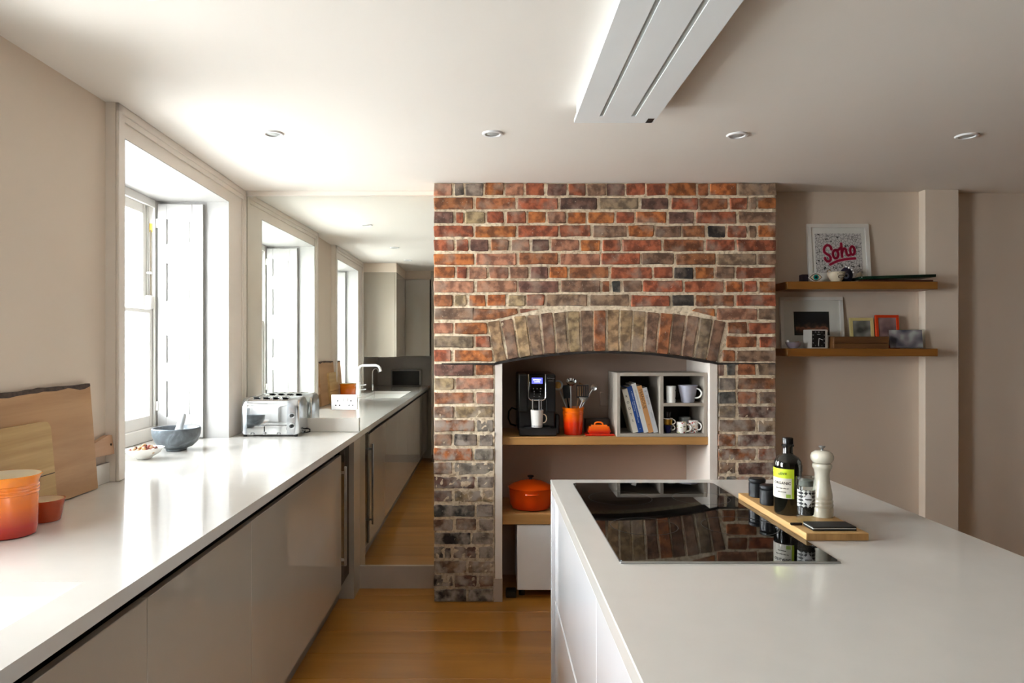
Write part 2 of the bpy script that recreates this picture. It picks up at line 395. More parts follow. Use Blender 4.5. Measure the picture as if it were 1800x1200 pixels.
def window(n, y0, y1, far):
    """sash window in a deep reveal with folded shutters; opening between y0 and y1"""
    w = thing('window_%d' % n, None, None, (-1.362, YS if far else y0, 0), (0, 0, SK if far else 0), kind='structure', world=True)
    # casing: flat architrave with a raised outer bead, wide leg away from the room's middle pier
    ca, cb = (y0-.066, y1+.256) if far else (y0-.25, y1+.066)
    part('casing', G().box(XW, -1.362, ca, y0, .901, ZC-.0005).box(XW, -1.362, y1, cb, .901, ZC-.0005).box(XW, -1.362, y0, y1, ZH, ZC-.0005), m_trim, w)
    g = G()
    for y in (ca, cb): 
        q = .03 if y == ca else -.03
        g.box(-1.362, -1.350, y, y+q, .901, ZC-.001, .003); g.box(-1.362, -1.354, y+q, y+q*1.8, .901, ZC-.001, .002)
    g.box(-1.362, -1.350, ca, cb, ZC-.032, ZC-.001, .003); g.box(-1.362, -1.354, ca+.03, cb-.03, ZC-.056, ZC-.032, .002)
    part('moulding', g, m_trim, w)
    # linings of the reveal, in the dimmed white
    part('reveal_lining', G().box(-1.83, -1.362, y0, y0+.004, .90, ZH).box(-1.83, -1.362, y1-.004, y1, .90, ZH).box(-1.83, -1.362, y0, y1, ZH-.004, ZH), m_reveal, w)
    # fixed frame
    xf0, xf1 = -1.84, -1.736
    g = G()
    for a, s in ((y0+.004, 1), (y1-.004, -1)):
        g.box(xf0, -1.747, a, a+s*.016, .90, ZH-.004)            # pulley stile
        g.box(-1.748, xf1, a, a+s*.036, .90, ZH-.004, .002)     # staff bead
        g.box(-1.783, -1.777, a, a+s*.026, .97, ZH-.02)         # parting bead
    g.box(xf0, -1.747, y0+.020, y1-.020, ZH-.03, ZH-.004); g.box(-1.748, xf1, y0+.040, y1-.040, ZH-.045, ZH-.004, .002)
    part('window_frame', g, m_frame, w)
    part('window_sill', G().box(xf0, -1.73, y0+.004, y1-.004, .901, .968, .003), m_frame, w)
    for nm, x0, x1, za, zb, rb, rt in (('lower_sash', -1.776, -1.75, .968, 1.585, .06, .02), ('upper_sash', -1.815, -1.785, 1.566, ZH-.03, .02, .05)):
        a, c = y0+.02, y1-.02
        g = G().box(x0, x1, a, a+.05, za, zb, .002).box(x0, x1, c-.05, c, za, zb, .002).box(x0, x1, a+.05, c-.05, za, za+rb, .002).box(x0, x1, a+.05, c-.05, zb-rt, zb, .002)
        s = part(nm, g, m_frame, w)
        part('pane', G().box((x0+x1)/2-.002, (x0+x1)/2+.002, a+.048, c-.048, za+rb-.002, zb-rt+.002), m_glass, s)
    # folded shutters against both sides of the reveal
    for ys, sg in ((y1-.004, -1), (y0+.004, 1)):
        yf = ys+sg*.024
        g = G()
        x0, x1, za, zb = -1.728, -1.490, .906, 2.148
        px0, px1 = -1.682, -1.548
        zs = [(1.935, 2.067), (1.633, 1.832), (1.304, 1.449), (1.016, 1.206)]
        g.box(x0, x1, ys+sg*.003, ys+sg*.016, za, zb)
        g.box(x0, px0, ys+sg*.012, yf, za, zb, .001); g.box(px1, x1, ys+sg*.012, yf, za, zb, .001)
        zz = [za] + [v for p in sorted(zs) for v in p] + [zb]
        for i in range(0, len(zz), 2): g.box(px0, px1, ys+sg*.012, yf, zz[i], zz[i+1], .001)
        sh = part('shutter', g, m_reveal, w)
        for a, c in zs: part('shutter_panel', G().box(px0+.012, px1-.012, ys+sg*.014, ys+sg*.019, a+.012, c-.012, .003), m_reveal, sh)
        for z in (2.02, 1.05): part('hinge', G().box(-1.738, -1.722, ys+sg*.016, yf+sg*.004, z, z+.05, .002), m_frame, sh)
    # sash pulley with cord, sash lift block
    part('sash_pulley', G().box(-1.773, -1.757, y1-.022, y1-.0245, 2.0, 2.045), M('brass', '#B89A3C', .3, .9), w)
    part('sash_cord', G().tube([(-1.765, y1-.027, 2.01), (-1.763, y1-.030, 1.96), (-1.765, y1-.027, 1.60)], .003, 6), M('cord_fibre', '#8A7C68', .9), w)
    part('sash_horn', G().box(-1.776, -1.742, y1-.072, y1-.03, 1.585, 1.66, .006), m_frame, w)
    part('sash_stop', G().box(-1.776, -1.752, y1-.05, y1-.022, 1.775, 1.785), m_frame, w)
    return w
window(1, W1[0], W1[1], True)
window(2, W2[0], W2[1], False)
struct('wall_bounce_opposite', G().box(-14, -13, -30, 36, .35, 9), M('white_stucco', '#E8E9EA', .8, var=.03))  # facade added to bounce sunlight through the windows, deeper into the room
# ------------------------------------------------------------------ chimney breast
YC = 3.715
CX = .635; ZI = 1.365; RI = 3.0; RO = 3.229
def zin(x, r=RI): return ZI-RI+math.sqrt(r*r-(x-CX)**2)
CH = thing('chimney_breast', 'exposed old red brick chimney breast with segmental arch and niche', 'chimney breast', (.627, YC, 0), world=True)
g = G(); y0, y1 = YC+.014, 4.24
g.box(-.303, .028, y0, YB-.001, 0, ZC-.001); g.box(1.240, 1.557, y0, YB-.001, 0, ZC-.001)
n = 24
pl = [(.028, zin(.028))] + [(.028+1.212*i/n, zin(.028+1.212*i/n)) for i in range(1, n)] + [(1.240, zin(1.240))]
for a, b in zip(pl, pl[1:]): g.prism([(a[0], a[1]), (b[0], b[1]), (b[0], ZC-.001), (a[0], ZC-.001)], y0, YB-.001)
part('masonry_core', g, m_mortar, CH)
# rough lime pointing as real relief
g = G(); nx, nz_ = 170, 210
idx = {}
def inopen(x, z): return .026 < x < 1.242 and z < zin(max(.028, min(1.24, x)))+.004
for j in range(nz_+1):
    for i in range(nx+1):
        x = -.303+1.86*i/nx; z = (ZC-.001)*j/nz_
        lo = max(0, min(1, (1.25-z)/.6))
        d = (noise.noise(Vector((x*38, 0, z*38)))*.0035 + noise.noise(Vector((x*9, 3, z*9)))*.002 + noise.noise(Vector((x*90, 7, z*90)))*.0018)*(1+lo*1.0)-lo*.0022
        edge = 0 < i < nx and 0 < j < nz_
        idx[i, j] = len(g.v); g.v.append((x, YC+.0045+(d if edge else .004), z))
for j in range(nz_):
    for i in range(nx):
        cs = [g.v[idx[a, b]] for a, b in ((i,j),(i+1,j),(i+1,j+1),(i,j+1))]
        if any(inopen(c[0], c[2]) for c in cs): continue
        g.f.append((idx[i,j], idx[i+1,j], idx[i+1,j+1], idx[i,j+1]))
part('mortar_pointing', g, m_mortar, CH, kind='stuff', angle=180, fix=False)
g = G().box(-.3025, -.3015, YC+.006, YC+.015, 0, ZC-.001); g.box(1.5555, 1.5565, YC+.006, YC+.015, 0, ZC-.001)
part('mortar_edge', g, m_mortar, CH)
BC = {'O': '#B86C38', 'R': '#AA5E3E', 'N': '#A0643E', 'P': '#B07A5E', 'B': '#8F6E56', 'V': '#7E584A', 'G': '#957C62', 'L': '#A9946F',
      'D': '#544A42', 'K': '#332C29', 'S': '#585650', 'W': '#988A7C', 'T': '#B0926C'}
def brick(poly, key, depth=.09, name='brick'):
    """poly: corners of the face (x,z); worn rounded edges"""
    n = len(poly); cx = sum(p[0] for p in poly)/n; cz = sum(p[1] for p in poly)/n
    ring = []
    for i in range(n):
        a = Vector(poly[i]); b = Vector(poly[(i+1) % n]); L = (b-a).length
        r = min(.0042, L*.15)
        ring.append(a+(b-a)/L*r*random.uniform(.6, 1.3))
        if L > .12: ring.append((a+b)/2+Vector((0, random.uniform(-.0018, .0018))))
        ring.append(b+(a-b)/L*r*random.uniform(.6, 1.3))
    ring = [p+Vector((random.uniform(-.0028, .0028), random.uniform(-.0024, .0024))) for p in ring]
    yf = YC+random.uniform(-.004, .0015); tilt = random.uniform(-.006, .006); tz = random.uniform(-.02, .02)
    vs = []; m = len(ring)
    for p in ring:
        q = Vector((cx, cz)); d = (q-p); d = d.normalized()*.004 if d.length else d
        vs.append((p.x+d.x, yf+(p.x-cx)*tilt+(p.y-cz)*tz, p.y+d.y))
    for p in ring: vs.append((p.x, yf+.0055, p.y))
    for p in ring: vs.append((p.x, yf+depth, p.y))
    fs = [tuple(range(m))]
    for k in (0, m):
        for i in range(m): j = (i+1) % m; fs.append((k+i, k+m+i, k+m+j, k+j))
    fs.append(tuple(range(3*m-1, 2*m-1, -1)))
    g = G(); g.add(vs, fs)
    o = part(name, g, m_brick, CH, angle=30)
    c = lin(BC[key]); f = random.uniform(.85, 1.15)
    o.color = (c[0]*f*random.uniform(.93, 1.07), c[1]*f, c[2]*f, 1)
ROWS = [
 [(-0.303,-0.198,'P'),(-0.198,-0.138,'D'),(-0.138,-0.032,'W'),(-0.032,0.079,'O'),(0.079,0.190,'P'),(0.190,0.305,'R'),(0.305,0.424,'V'),(0.424,0.526,'R'),(0.526,0.633,'B'),(0.633,0.740,'V'),(0.740,0.850,'R'),(0.850,0.965,'R'),(0.965,1.127,'O'),(1.127,1.195,'N'),(1.195,1.348,'O'),(1.348,1.557,'G')],
 [(-0.303,-0.083,'N'),(-0.083,0.147,'N'),(0.147,0.377,'R'),(0.377,0.590,'V'),(0.590,0.816,'G'),(0.816,0.982,'V'),(0.982,1.136,'R'),(1.136,1.302,'N'),(1.302,1.408,'R'),(1.408,1.455,'B'),(1.455,1.557,'O')],
 [(-0.303,-0.193,'V'),(-0.193,-0.138,'R'),(-0.138,-0.023,'L'),(-0.023,0.083,'R'),(0.083,0.202,'R'),(0.202,0.309,'O'),(0.309,0.420,'P'),(0.420,0.530,'O'),(0.530,0.684,'O'),(0.684,0.793,'R'),(0.793,0.964,'O'),(0.964,1.118,'V'),(1.118,1.348,'R'),(1.348,1.557,'B')],
 [(-0.303,-0.083,'R'),(-0.083,0.147,'O'),(0.147,0.377,'R'),(0.377,0.556,'R'),(0.556,0.748,'B'),(0.748,0.897,'O'),(0.897,1.046,'B'),(1.046,1.178,'N'),(1.178,1.289,'K'),(1.289,1.404,'R'),(1.404,1.455,'B'),(1.455,1.557,'O')],
 [(-0.303,-0.189,'R'),(-0.189,-0.113,'R'),(-0.113,-0.002,'V'),(-0.002,0.109,'N'),(0.109,0.224,'P'),(0.224,0.326,'V'),(0.326,0.492,'P'),(0.492,0.607,'O'),(0.607,0.718,'R'),(0.718,0.940,'R'),(0.940,1.170,'N'),(1.170,1.340,'R'),(1.340,1.557,'R')],
 [(-0.303,-0.079,'O'),(-0.079,0.151,'P'),(0.151,0.377,'N'),(0.377,0.603,'P'),(0.603,0.825,'R'),(0.825,1.008,'B'),(1.008,1.233,'N'),(1.233,1.455,'G'),(1.455,1.557,'B')],
 [(-0.303,-0.185,'O'),(-0.185,-0.121,'R'),(-0.121,-0.010,'P'),(-0.010,0.105,'P'),(0.105,0.215,'P'),(0.215,0.322,'V'),(0.322,0.428,'O'),(0.428,0.654,'N'),(0.654,0.889,'R'),(0.889,0.999,'R'),(0.999,1.114,'K'),(1.114,1.225,'O'),(1.225,1.336,'B'),(1.336,1.557,'R')],
 [(-0.303,-0.079,'P'),(-0.079,0.151,'P'),(0.151,0.381,'V'),(0.381,0.607,'B'),(0.607,0.659,'N'),(0.659,0.718,'S'),(0.718,0.833,'B'),(0.833,1.055,'R'),(1.055,1.280,'R'),(1.280,1.380,'O'),(1.380,1.459,'R'),(1.459,1.557,'O')],
 [(-0.303,-0.198,'N'),(-0.198,-0.121,'L'),(-0.121,-0.019,'O'),(-0.019,0.096,'O'),(0.096,0.198,'L'),(0.198,0.305,'R'),(0.305,0.535,'G'),(0.535,0.765,'G'),(0.765,0.986,'R'),(0.986,1.118,'D'),(1.118,1.336,'N'),(1.336,1.557,'R')],
 [(-0.303,-0.079,'B'),(1.233,1.455,'P'),(1.455,1.557,'B')],
 [(-0.303,-0.193,'P'),(-0.193,-0.010,'O'),(1.289,1.404,'N'),(1.404,1.557,'R')],
 [(-0.303,-0.083,'G'),(-0.083,0.007,'R'),(1.279,1.463,'N'),(1.463,1.557,'R')],
 [(-0.303,-0.202,'R'),(-0.202,0.021,'O'),(1.259,1.340,'N'),(1.340,1.557,'B')],
 [(-0.303,-0.082,'V'),(-0.082,0.025,'N'),(1.240,1.283,'V'),(1.283,1.344,'S'),(1.344,1.454,'N'),(1.454,1.557,'G')],
 [(-0.303,-0.193,'T'),(-0.193,0.028,'P'),(1.240,1.344,'W'),(1.344,1.557,'N')],
 [(-0.303,-0.082,'N'),(-0.082,0.025,'P'),(1.240,1.344,'S'),(1.344,1.461,'N'),(1.461,1.557,'B')],
 [(-0.303,-0.193,'B'),(-0.193,0.025,'T'),(1.240,1.344,'G'),(1.344,1.557,'V')],
 [(-0.303,-0.077,'N'),(-0.077,0.025,'W'),(1.240,1.454,'B'),(1.454,1.557,'G')],
 [(-0.303,-0.199,'B'),(-0.199,-0.065,'D'),(-0.065,0.025,'W'),(1.240,1.344,'N'),(1.344,1.557,'V')],
 [(-0.303,-0.088,'O'),(-0.088,0.025,'W'),(1.240,1.454,'N'),(1.454,1.557,'R')],
 [(-0.303,-0.199,'B'),(-0.199,0.025,'W'),(1.240,1.344,'B'),(1.344,1.557,'V')],
 [(-0.303,-0.077,'V'),(-0.077,0.025,'W'),(1.240,1.283,'V'),(1.283,1.344,'S'),(1.344,1.454,'N'),(1.454,1.557,'G')],
 [(-0.303,-0.199,'V'),(-0.199,0.025,'T'),(1.240,1.344,'W'),(1.344,1.557,'N')],
 [(-0.303,-0.077,'S'),(-0.077,0.025,'W'),(1.240,1.344,'S'),(1.344,1.461,'N'),(1.461,1.557,'B')],
 [(-0.303,-0.193,'B'),(-0.193,-0.065,'B'),(-0.065,0.025,'W'),(1.240,1.344,'G'),(1.344,1.557,'V')],
 [(-0.303,-0.100,'K'),(-0.100,0.025,'W'),(1.240,1.454,'B'),(1.454,1.557,'G')],
 [(-0.303,-0.204,'K'),(-0.204,-0.065,'V'),(-0.065,0.025,'W'),(1.240,1.344,'N'),(1.344,1.557,'V')],
 [(-0.303,-0.123,'B'),(-0.123,0.025,'G'),(1.240,1.454,'N'),(1.454,1.557,'R')],
 [(-0.303,-0.199,'K'),(-0.199,-0.065,'V'),(-0.065,0.025,'B'),(1.240,1.344,'B'),(1.344,1.557,'V')],
 [(-0.303,-0.123,'D'),(-0.123,0.025,'D'),(1.240,1.283,'V'),(1.283,1.344,'S'),(1.344,1.454,'N'),(1.454,1.557,'G')],
]
# 208

H1 = .0753; H2 = 1.3021/17
J = .0068
for k, rw in enumerate(ROWS):
    zt = ZC-k*H1 if k < 13 else 1.3021-(k-13)*H2
    zb = zt-(H1 if k < 13 else H2)
    zt -= .003 if k == 0 else J; zb += J
    for (a, b, key) in rw:
        dz = random.uniform(-.002, .002); ja = J*random.uniform(.6, 1.2); jb = J*random.uniform(.6, 1.2)
        if a <= -.302: ja = -.0015
        if b >= 1.556: jb = -.0015
        dep = .21 if (a <= -.302 or b >= 1.556) else .09
        ed = .004
        brick([(a+ja, zb+dz), (b-jb, zb+dz+random.uniform(-.001, .001)), (b-jb, zt+dz), (a+ja, zt+dz)], key, dep)
# courses cut by the arch
zt = ZC-9*H1-J; zb = ZC-10*H1+J
L_ = lambda v: (760+v/3.636-861)/323
brick([(-.099, zb), (.020, zb), (.152, zin(.152, RO)+.010), (.152, zt), (-.099, zt)], 'N')
brick([(.165, zin(.165, RO)+.012), (.265, zt-.004), (.265, zt), (.165, zt)], 'P')
brick([(1.098, zt-.012), (1.225, zin(1.225, RO)+.013), (1.225, zt), (1.12, zt)], 'O')
ends = [L_(550)]
brick([(1.238, zin(1.238, RO)+.013), (1.30, zb+.004), (1.455, zb), (1.455, zt), (1.238, zt)], 'P')
# arch ring of eighteen voussoirs
amax = math.asin(.607/RI); zc = ZI-RI
keys = 'TBTGBGTBNTTTBNBBGB'
for i in range(18):
    a0 = -amax+2*amax*i/18; a1 = -amax+2*amax*(i+1)/18
    gi = .0048/RI; go = .0048/RO
    lo, hi = RI+.001, RO-.006+random.uniform(-.004, .003)
    P4 = [(CX+lo*math.sin(a0+gi), zc+lo*math.cos(a0+gi)), (CX+lo*math.sin(a1-gi), zc+lo*math.cos(a1-gi)),
          (CX+hi*math.sin(a1-go), zc+hi*math.cos(a1-go)), (CX+hi*math.sin(a0+go), zc+hi*math.cos(a0+go))]
    brick(P4, keys[i], .10, 'voussoir')
# iron strap under the arch running into the pier
g = G(); pts = [(x, zin(x)) for x in [.028+1.212*i/24 for i in range(25)]]
for a, b in zip(pts, pts[1:]): g.prism([(a[0], a[1]-.012), (b[0], b[1]-.012), (b[0], b[1]+.001), (a[0], a[1]+.001)], YC-.001, YC+.10)
g.prism([(-.262, 1.293), (.028, 1.289), (.030, 1.301), (-.262, 1.299)], YC-.003, YC+.02)
g.prism([(1.238, 1.291), (1.555, 1.294), (1.555, 1.300), (1.238, 1.303)], YC+.001, YC+.02)
part('iron_lintel', g, m_iron, CH)
# plastered niche: cheeks, back, arched soffit
g = G(); g.box(.028, .068, YC+.004, 4.16, .001, 1.31, .001); g.box(1.198, 1.240, YC+.004, 4.16, .001, 1.31, .001)
struct('trim_2', g, m_trim)
g = G().box(.02, .069, YC+.001, YC+.03, 0, .128, .001)
struct('baseboard_alcove', g, m_base)
g = G(); g.box(.0, 1.26, 4.16, 4.24, 0, 1.6)
pts = [(x, zin(x)-.001) for x in [.028+1.212*i/24 for i in range(25)]]
for a, b in zip(pts, pts[1:]): g.prism([(a[0], a[1]), (b[0], b[1]), (b[0], 1.6), (a[0], 1.6)], YB, 4.2)
struct('wall_alcove', g, m_alc)

# ------------------------------------------------------------------ mirror
g = G().box(XW-.046, -.304, YB-.002, YB+.005, .131, 2.255)
mr = single('wall_mirror', g, m_mirror, 'large flat mirror covering the wall between window and brick chimney', 'mirror')
# double socket on the mirror
def socket(loc, label):
    t = thing('power_socket', label, 'socket', loc)
    part('face_plate', G().box(-.075, .075, -.009, 0, -.0435, .0435, .004, 2), m_whitep, t)
    for sx in (-1, 1):
        part('rocker_switch', G().box(sx*.012-.008, sx*.012+.008, -.013, -.008, .006, .028, .002), m_whitep, t)
        g = G().box(sx*.038-.003, sx*.038+.003, -.0094, -.008, .004, .012)
        for q in (-.011, .011): g.box(sx*.038+q-.0035, sx*.038+q+.0035, -.0094, -.008, -.020, -.015)
        part('pin_hole', g, m_black, t)
    return t
socket((-.836, YB-.003, 1.070), 'white double socket mounted on the mirror above the worktop')
t = thing('power_socket', 'pale double socket on the niche wall behind the butter dish', 'socket', (.72, 4.159, 1.07))
part('face_plate', G().box(-.05, .05, -.008, 0, -.043, .043, .003), m_alc, t); part('rocker_switch', G().box(-.01, .01, -.012, -.008, .0, .02, .002), m_alc, t)

# ------------------------------------------------------------------ worktops and units by the windows
XF = -.747
wt = thing('worktop', 'long white quartz worktop running beneath the windows', 'worktop', (-1.07, 1.7, .9), world=True)
sx0, sx1, sy0, sy1 = -1.25, -.852, .45, 1.434
g = G()
z0, z1 = .868, .90
g.box(XW+.001, sx0, -.598, YB-.003, z0, z1); g.box(sx1, XF, -.598, YB-.003, z0, z1)
g.box(-1.46, XW+.001, 3.68, YB-.003, z0, z1); g.box(sx0, sx1, -.598, sy0, z0, z1); g.box(sx0, sx1, sy1, YB-.003, z0, z1)
part('slab', g, m_quartz, wt)
for a, b in ((2.53, 3.68), W2): part('window_ledge', G().box(-1.88, XW+.001, a+.001, b-.001, .863, z1), m_quartz, wt)
g = G().box(XW-.04, XF-.004, YB-.017, YB-.003, .9005, .978, .001)
part('upstand', g, m_quartz, wt)
part('upstand', G().box(XW+.002, XW+.016, 1.85, 2.483, .9005, .972, .001), m_quartz, wt)
g = G(); zb = .72
g.box(sx0-.012, sx0, sy0-.012, sy1+.012, zb, z0); g.box(sx1, sx1+.012, sy0-.012, sy1+.012, zb, z0)
g.box(sx0, sx1, sy0-.012, sy0, zb, z0); g.box(sx0, sx1, sy1, sy1+.012, zb, z0); g.box(sx0-.012, sx1+.012, sy0-.012, sy1+.012, zb-.012, zb)
part('sink_basin', g, m_sink, wt)
part('drain', G().cyl(.04, zb, zb+.003, (-1.05, .9, 0)), m_chrome, wt)

def base_unit(y0, y1, label, front, plinth):
    t = thing('base_cabinet', label, 'cabinet', (-1.1, (y0+y1)/2, 0), group='handleless base cabinets under the long worktop', world=True)
    g = G().box(XW+.004, -.80, y0+.002, y1-.002, .14, .70)
    part('carcass', g, m_plinth, t)
    part('door', G().box(-.785, -.765, y0+.001, y1-.001, .14, .832, .0015), m_lacq, t)
    g = G().box(-.83, -.80, y0+.001, y1-.001, .80, .866); g.box(-.80, -.787, y0+.001, y1-.001, .846, .850)
    part('finger_rail', g, m_rail, t)
    part('plinth', G().box(-.85, -.83, y0, y1, .001, .139), m_plinth, t)
base_unit(2.19, 3.517, 'wide gloss greige cabinet beside the wine cooler', 0, 0)
base_unit(1.525, 2.19, 'gloss greige cabinet in front of the leaning chopping boards', 0, 0)
base_unit(.86, 1.525, 'gloss greige cabinet under the mirror-side end of the sink', 0, 0)
base_unit(.20, .86, 'gloss greige cabinet under the tap', 0, 0)
base_unit(-.598, .20, 'gloss greige cabinet under the speaker', 0, 0)
t = thing('wine_cooler', 'slim dark glass wine cooler with steel bar handle at worktop end', 'wine cooler', (-1.08, 3.64, 0), world=True)
part('cooler_body', G().box(XW+.01, -.80, 3.522, 3.758, .10, .862), m_black, t)
part('door', G().box(-.799, -.775, 3.521, 3.759, .14, .862, .002), M('smoked_glass', '#120D09', .05, spec=.2), t)
h = part('handle', G().box(-.751, -.739, 3.516, 3.530, .259, .772, .003, 2), m_steel, t)
for z in (.29, .74): part('handle_mount', G().box(-.776, -.750, 3.519, 3.527, z-.006, z+.006), m_steel, h)
part('plinth', G().box(-.85, -.83, 3.518, 3.762, .001, .139), m_plinth, t)
single('end_panel', G().box(XW+.004, XF-.001, 3.763, YB-.004, .0, .867, .001), m_lacq, 'gloss greige end panel between wine cooler and mirror', 'panel')

# ------------------------------------------------------------------ island
ix0, ix1, iy0, iy1 = .2244, 1.256, .36, 2.528
isl = thing('kitchen_island', 'white island with pale quartz top beside the brick chimney', 'kitchen island', ((ix0+ix1)/2, 1.45, 0), world=True)
hx0, hx1, hy0, hy1 = .297, .798, 1.556, 2.445
part('island_top', G().box(ix0, ix1, iy0, iy1, .862, .90, .002), m_quartz, isl)
part('carcass', G().box(.262, ix1-.012, iy0+.01, iy1-.03, .14, .80), m_lacqw, isl)
part('finger_rail', G().box(.262, .30, iy0+.01, iy1-.03, .80, .861), m_lacqw, isl)
part('end_panel', G().box(ix0+.001, ix1-.001, iy1-.026, iy1-.001, .0, .861, .001), m_lacqw, isl)
part('end_panel', G().box(ix0+.001, ix1-.001, iy0+.001, iy0+.026, .0, .861, .001), m_lacqw, isl)
part('side_panel', G().box(ix1-.012, ix1-.001, iy0+.027, iy1-.027, .0, .861), m_lacqw, isl)
for (a, b, zs) in ((1.525, iy1-.028, ((.14, .462), (.478, .832))), (.93, 1.525, ((.14, .462), (.478, .832))), (iy0+.028, .93, ((.14, .462), (.478, .832)))):
    for z0, z1 in zs:
        part('drawer', G().box(.238, .258, a+.0015, b-.0015, z0, z1, .0015), m_lacqw, isl)
part('plinth', G().box(.30, .32, iy0+.03, iy1-.03, 0, .14), m_plinth, isl)
hb = thing('induction_hob', 'black glass induction hob set into the pale island top', 'hob', ((hx0+hx1)/2, (hy0+hy1)/2, .9), world=True)
c = .012
part('glass_plate', G().prism([(hx0+c, hy0), (hx1-c, hy0), (hx1, hy0+c), (hx1, hy1-c), (hx1-c, hy1), (hx0+c, hy1), (hx0, hy1-c), (hx0, hy0+c)], .9003, .9045, 'z'), m_hob, hb)
part('steel_trim', G().box(hx0, hx1, hy0-.005, hy0-.0005, .9003, .905, .0008), m_steel, hb)
g = G()
for (cx_, cy_, r) in ((.42, 2.2, .10), (.42, 1.86, .09), (.68, 2.2, .09), (.68, 1.86, .10)):
    g.lathe([(r-.0008, .9047), (r+.0008, .9047)], 48, (cx_, cy_, 0))
part('zone_marking', g, m_mark, hb, kind='stuff')

# ------------------------------------------------------------------ extractor and downlights
t = thing('ceiling_extractor', 'long white ceiling extractor panel with two slots above the hob', 'extractor', (.465, 1.99, 2.281), world=True)
ex0, ex1, ey0, ey1, ezb = .316, .614, 1.40, 2.563, 2.231
sl = ((.400, .414), (.515, .532)); sy = 2.49
m_ext = M('white_powder_coat', '#ECEFF0', .35, var=.01)
g = G(); g.box(ex0+.004, ex1-.0, ey0, ey1-.004, ezb+.014, ezb+.020)
xs = [ex0, sl[0][0], sl[0][1], sl[1][0], sl[1][1], ex1]
for i in (0, 2, 4): g.box(xs[i], xs[i+1], ey0, ey1, ezb, ezb+.014)
for a, b in sl: g.box(a, b, sy, ey1, ezb, ezb+.014); g.box(a, b, ey0, ey0+.07, ezb, ezb+.014)
part('panel', g, m_ext, t)
part('housing', G().box(ex0+.003, ex1-.07, ey0+.02, ey1-.05, ezb+.020, ZC-.0005), m_ext, t)
for a, b in sl: part('slot', G().box(a, b, ey0+.07, sy, ezb+.004, ezb+.0135), M('slot_grey', '#B4B9B6', .5), t)
part('badge', G().box(.583, .606, ey1-.05, ey1-.004, ezb-.001, ezb-.0001), m_blackm, t)
m_lamp = M('lamp_glass', '#B9BCBA', .3)
def downlight(x, y, label):
    t = thing('ceiling_downlight', label, 'downlight', (x, y, ZC), group='recessed white downlights in the ceiling')
    part('bezel', G().lathe([(.030, -.002), (.032, -.006), (.040, -.006), (.0445, -.0008), (.0445, 0)], 36), m_whitep, t)
    part('lamp', G().lathe([(0, -.0032), (.022, -.0035), (.026, -.001), (.031, -.001)], 28), m_lamp, t)
    return t
downlight(-.905, 2.85, 'white downlight above the long worktop, first from the window')
downlight(.012, 2.85, 'white downlight between window wall and extractor, second from the window')
downlight(1.040, 2.87, 'white downlight beyond the extractor, third from the window')
downlight(2.012, 2.88, 'white downlight in front of the wall shelves')
downlight(-.86, 1.70, 'white downlight above the sink end, seen in the mirror')
downlight(-.85, .78, 'white downlight beside the hanging wall cabinet, seen in the mirror')

# ------------------------------------------------------------------ shelves
single('niche_shelf', G().box(.0685, 1.1975, 3.745, 4.159, .851, .894, .002), m_oak, 'pale oak shelf across the brick niche under the coffee machine', 'shelf')
single('niche_shelf', G().box(.0685, 1.1975, 3.752, 4.159, .412, .471, .002), m_oak, 'pale oak shelf low in the brick niche under the orange pot', 'shelf')
single('wall_shelf', G().box(1.64, 2.4695, 3.762, YB-.001, 1.706, 1.749, .002), m_oakd, 'upper floating oak shelf holding the pink lettered print', 'shelf', group='floating oak shelves beside the chimney')
single('wall_shelf', G().box(1.64, 2.4695, 3.762, YB-.001, 1.336, 1.379, .002), m_oakd, 'lower floating oak shelf holding the clock and photo frames', 'shelf', group='floating oak shelves beside the chimney')
t = thing('undershelf_freezer', 'plain white cabinet standing under the low niche shelf', 'cabinet', (.45, 3.95, 0), world=True)
part('cabinet_body', G().box(.152, .80, 3.782, 4.12, .048, .405, .002), m_whitep, t)
part('door', G().box(.150, .802, 3.760, 3.781, .048, .408, .004), m_whitep, t)
for x in (.18, .77):
    part('foot', G().cyl(.018, .001, .049, (x, 3.83, 0)), m_black, t)
single('plug_box', G().box(-.03, .03, -.03, .03, 0, .04, .005), m_black, 'small black plug block on the floor of the dark niche', 'plug', (.118, 3.80, .001))

# ------------------------------------------------------------------ mirrored end of the kitchen: wall cabinets, tall unit
def wall_cab(x0, x1, y0, y1, label, face):
    t = thing('wall_cabinet', label, 'cabinet', ((x0+x1)/2, (y0+y1)/2, 1.272), group='gloss wall cabinets around the speaker corner', world=True)
    part('carcass', G().box(x0, x1, y0, y1, 1.272, 2.18), m_lacq, t)
    if face == 'x': part('door', G().box(x1+.001, x1+.02, y0+.002, y1-.002, 1.274, 2.18, .001), m_lacq, t)
    else: part('door', G().box(x0+.002, x1-.002, y1+.001, y1+.02, 1.274, 2.18, .001), m_lacq, t)
wall_cab(XW+.003, -1.02, -.22, .548, 'gloss greige wall cabinet hanging beside the sink window, seen in mirror', 'x')
wall_cab(-1.0, -.712, -.598, -.24, 'gloss greige wall cabinet above the speaker, seen in mirror', 'y')
g = G().box(XW+.002, -1.0, -.598, .549, 2.181, ZC-.001); g.box(-1.0, -.70, -.598, -.24, 2.181, ZC-.001)
struct('trim_3', g, m_wall)
t = thing('tall_cabinet', 'tall gloss greige cupboard at the end of the worktop, seen in mirror', 'cabinet', (-.4, -.4, 0), world=True)
part('carcass', G().box(-.698, .30, -.598, -.272, .1, 2.18), m_lacq, t)
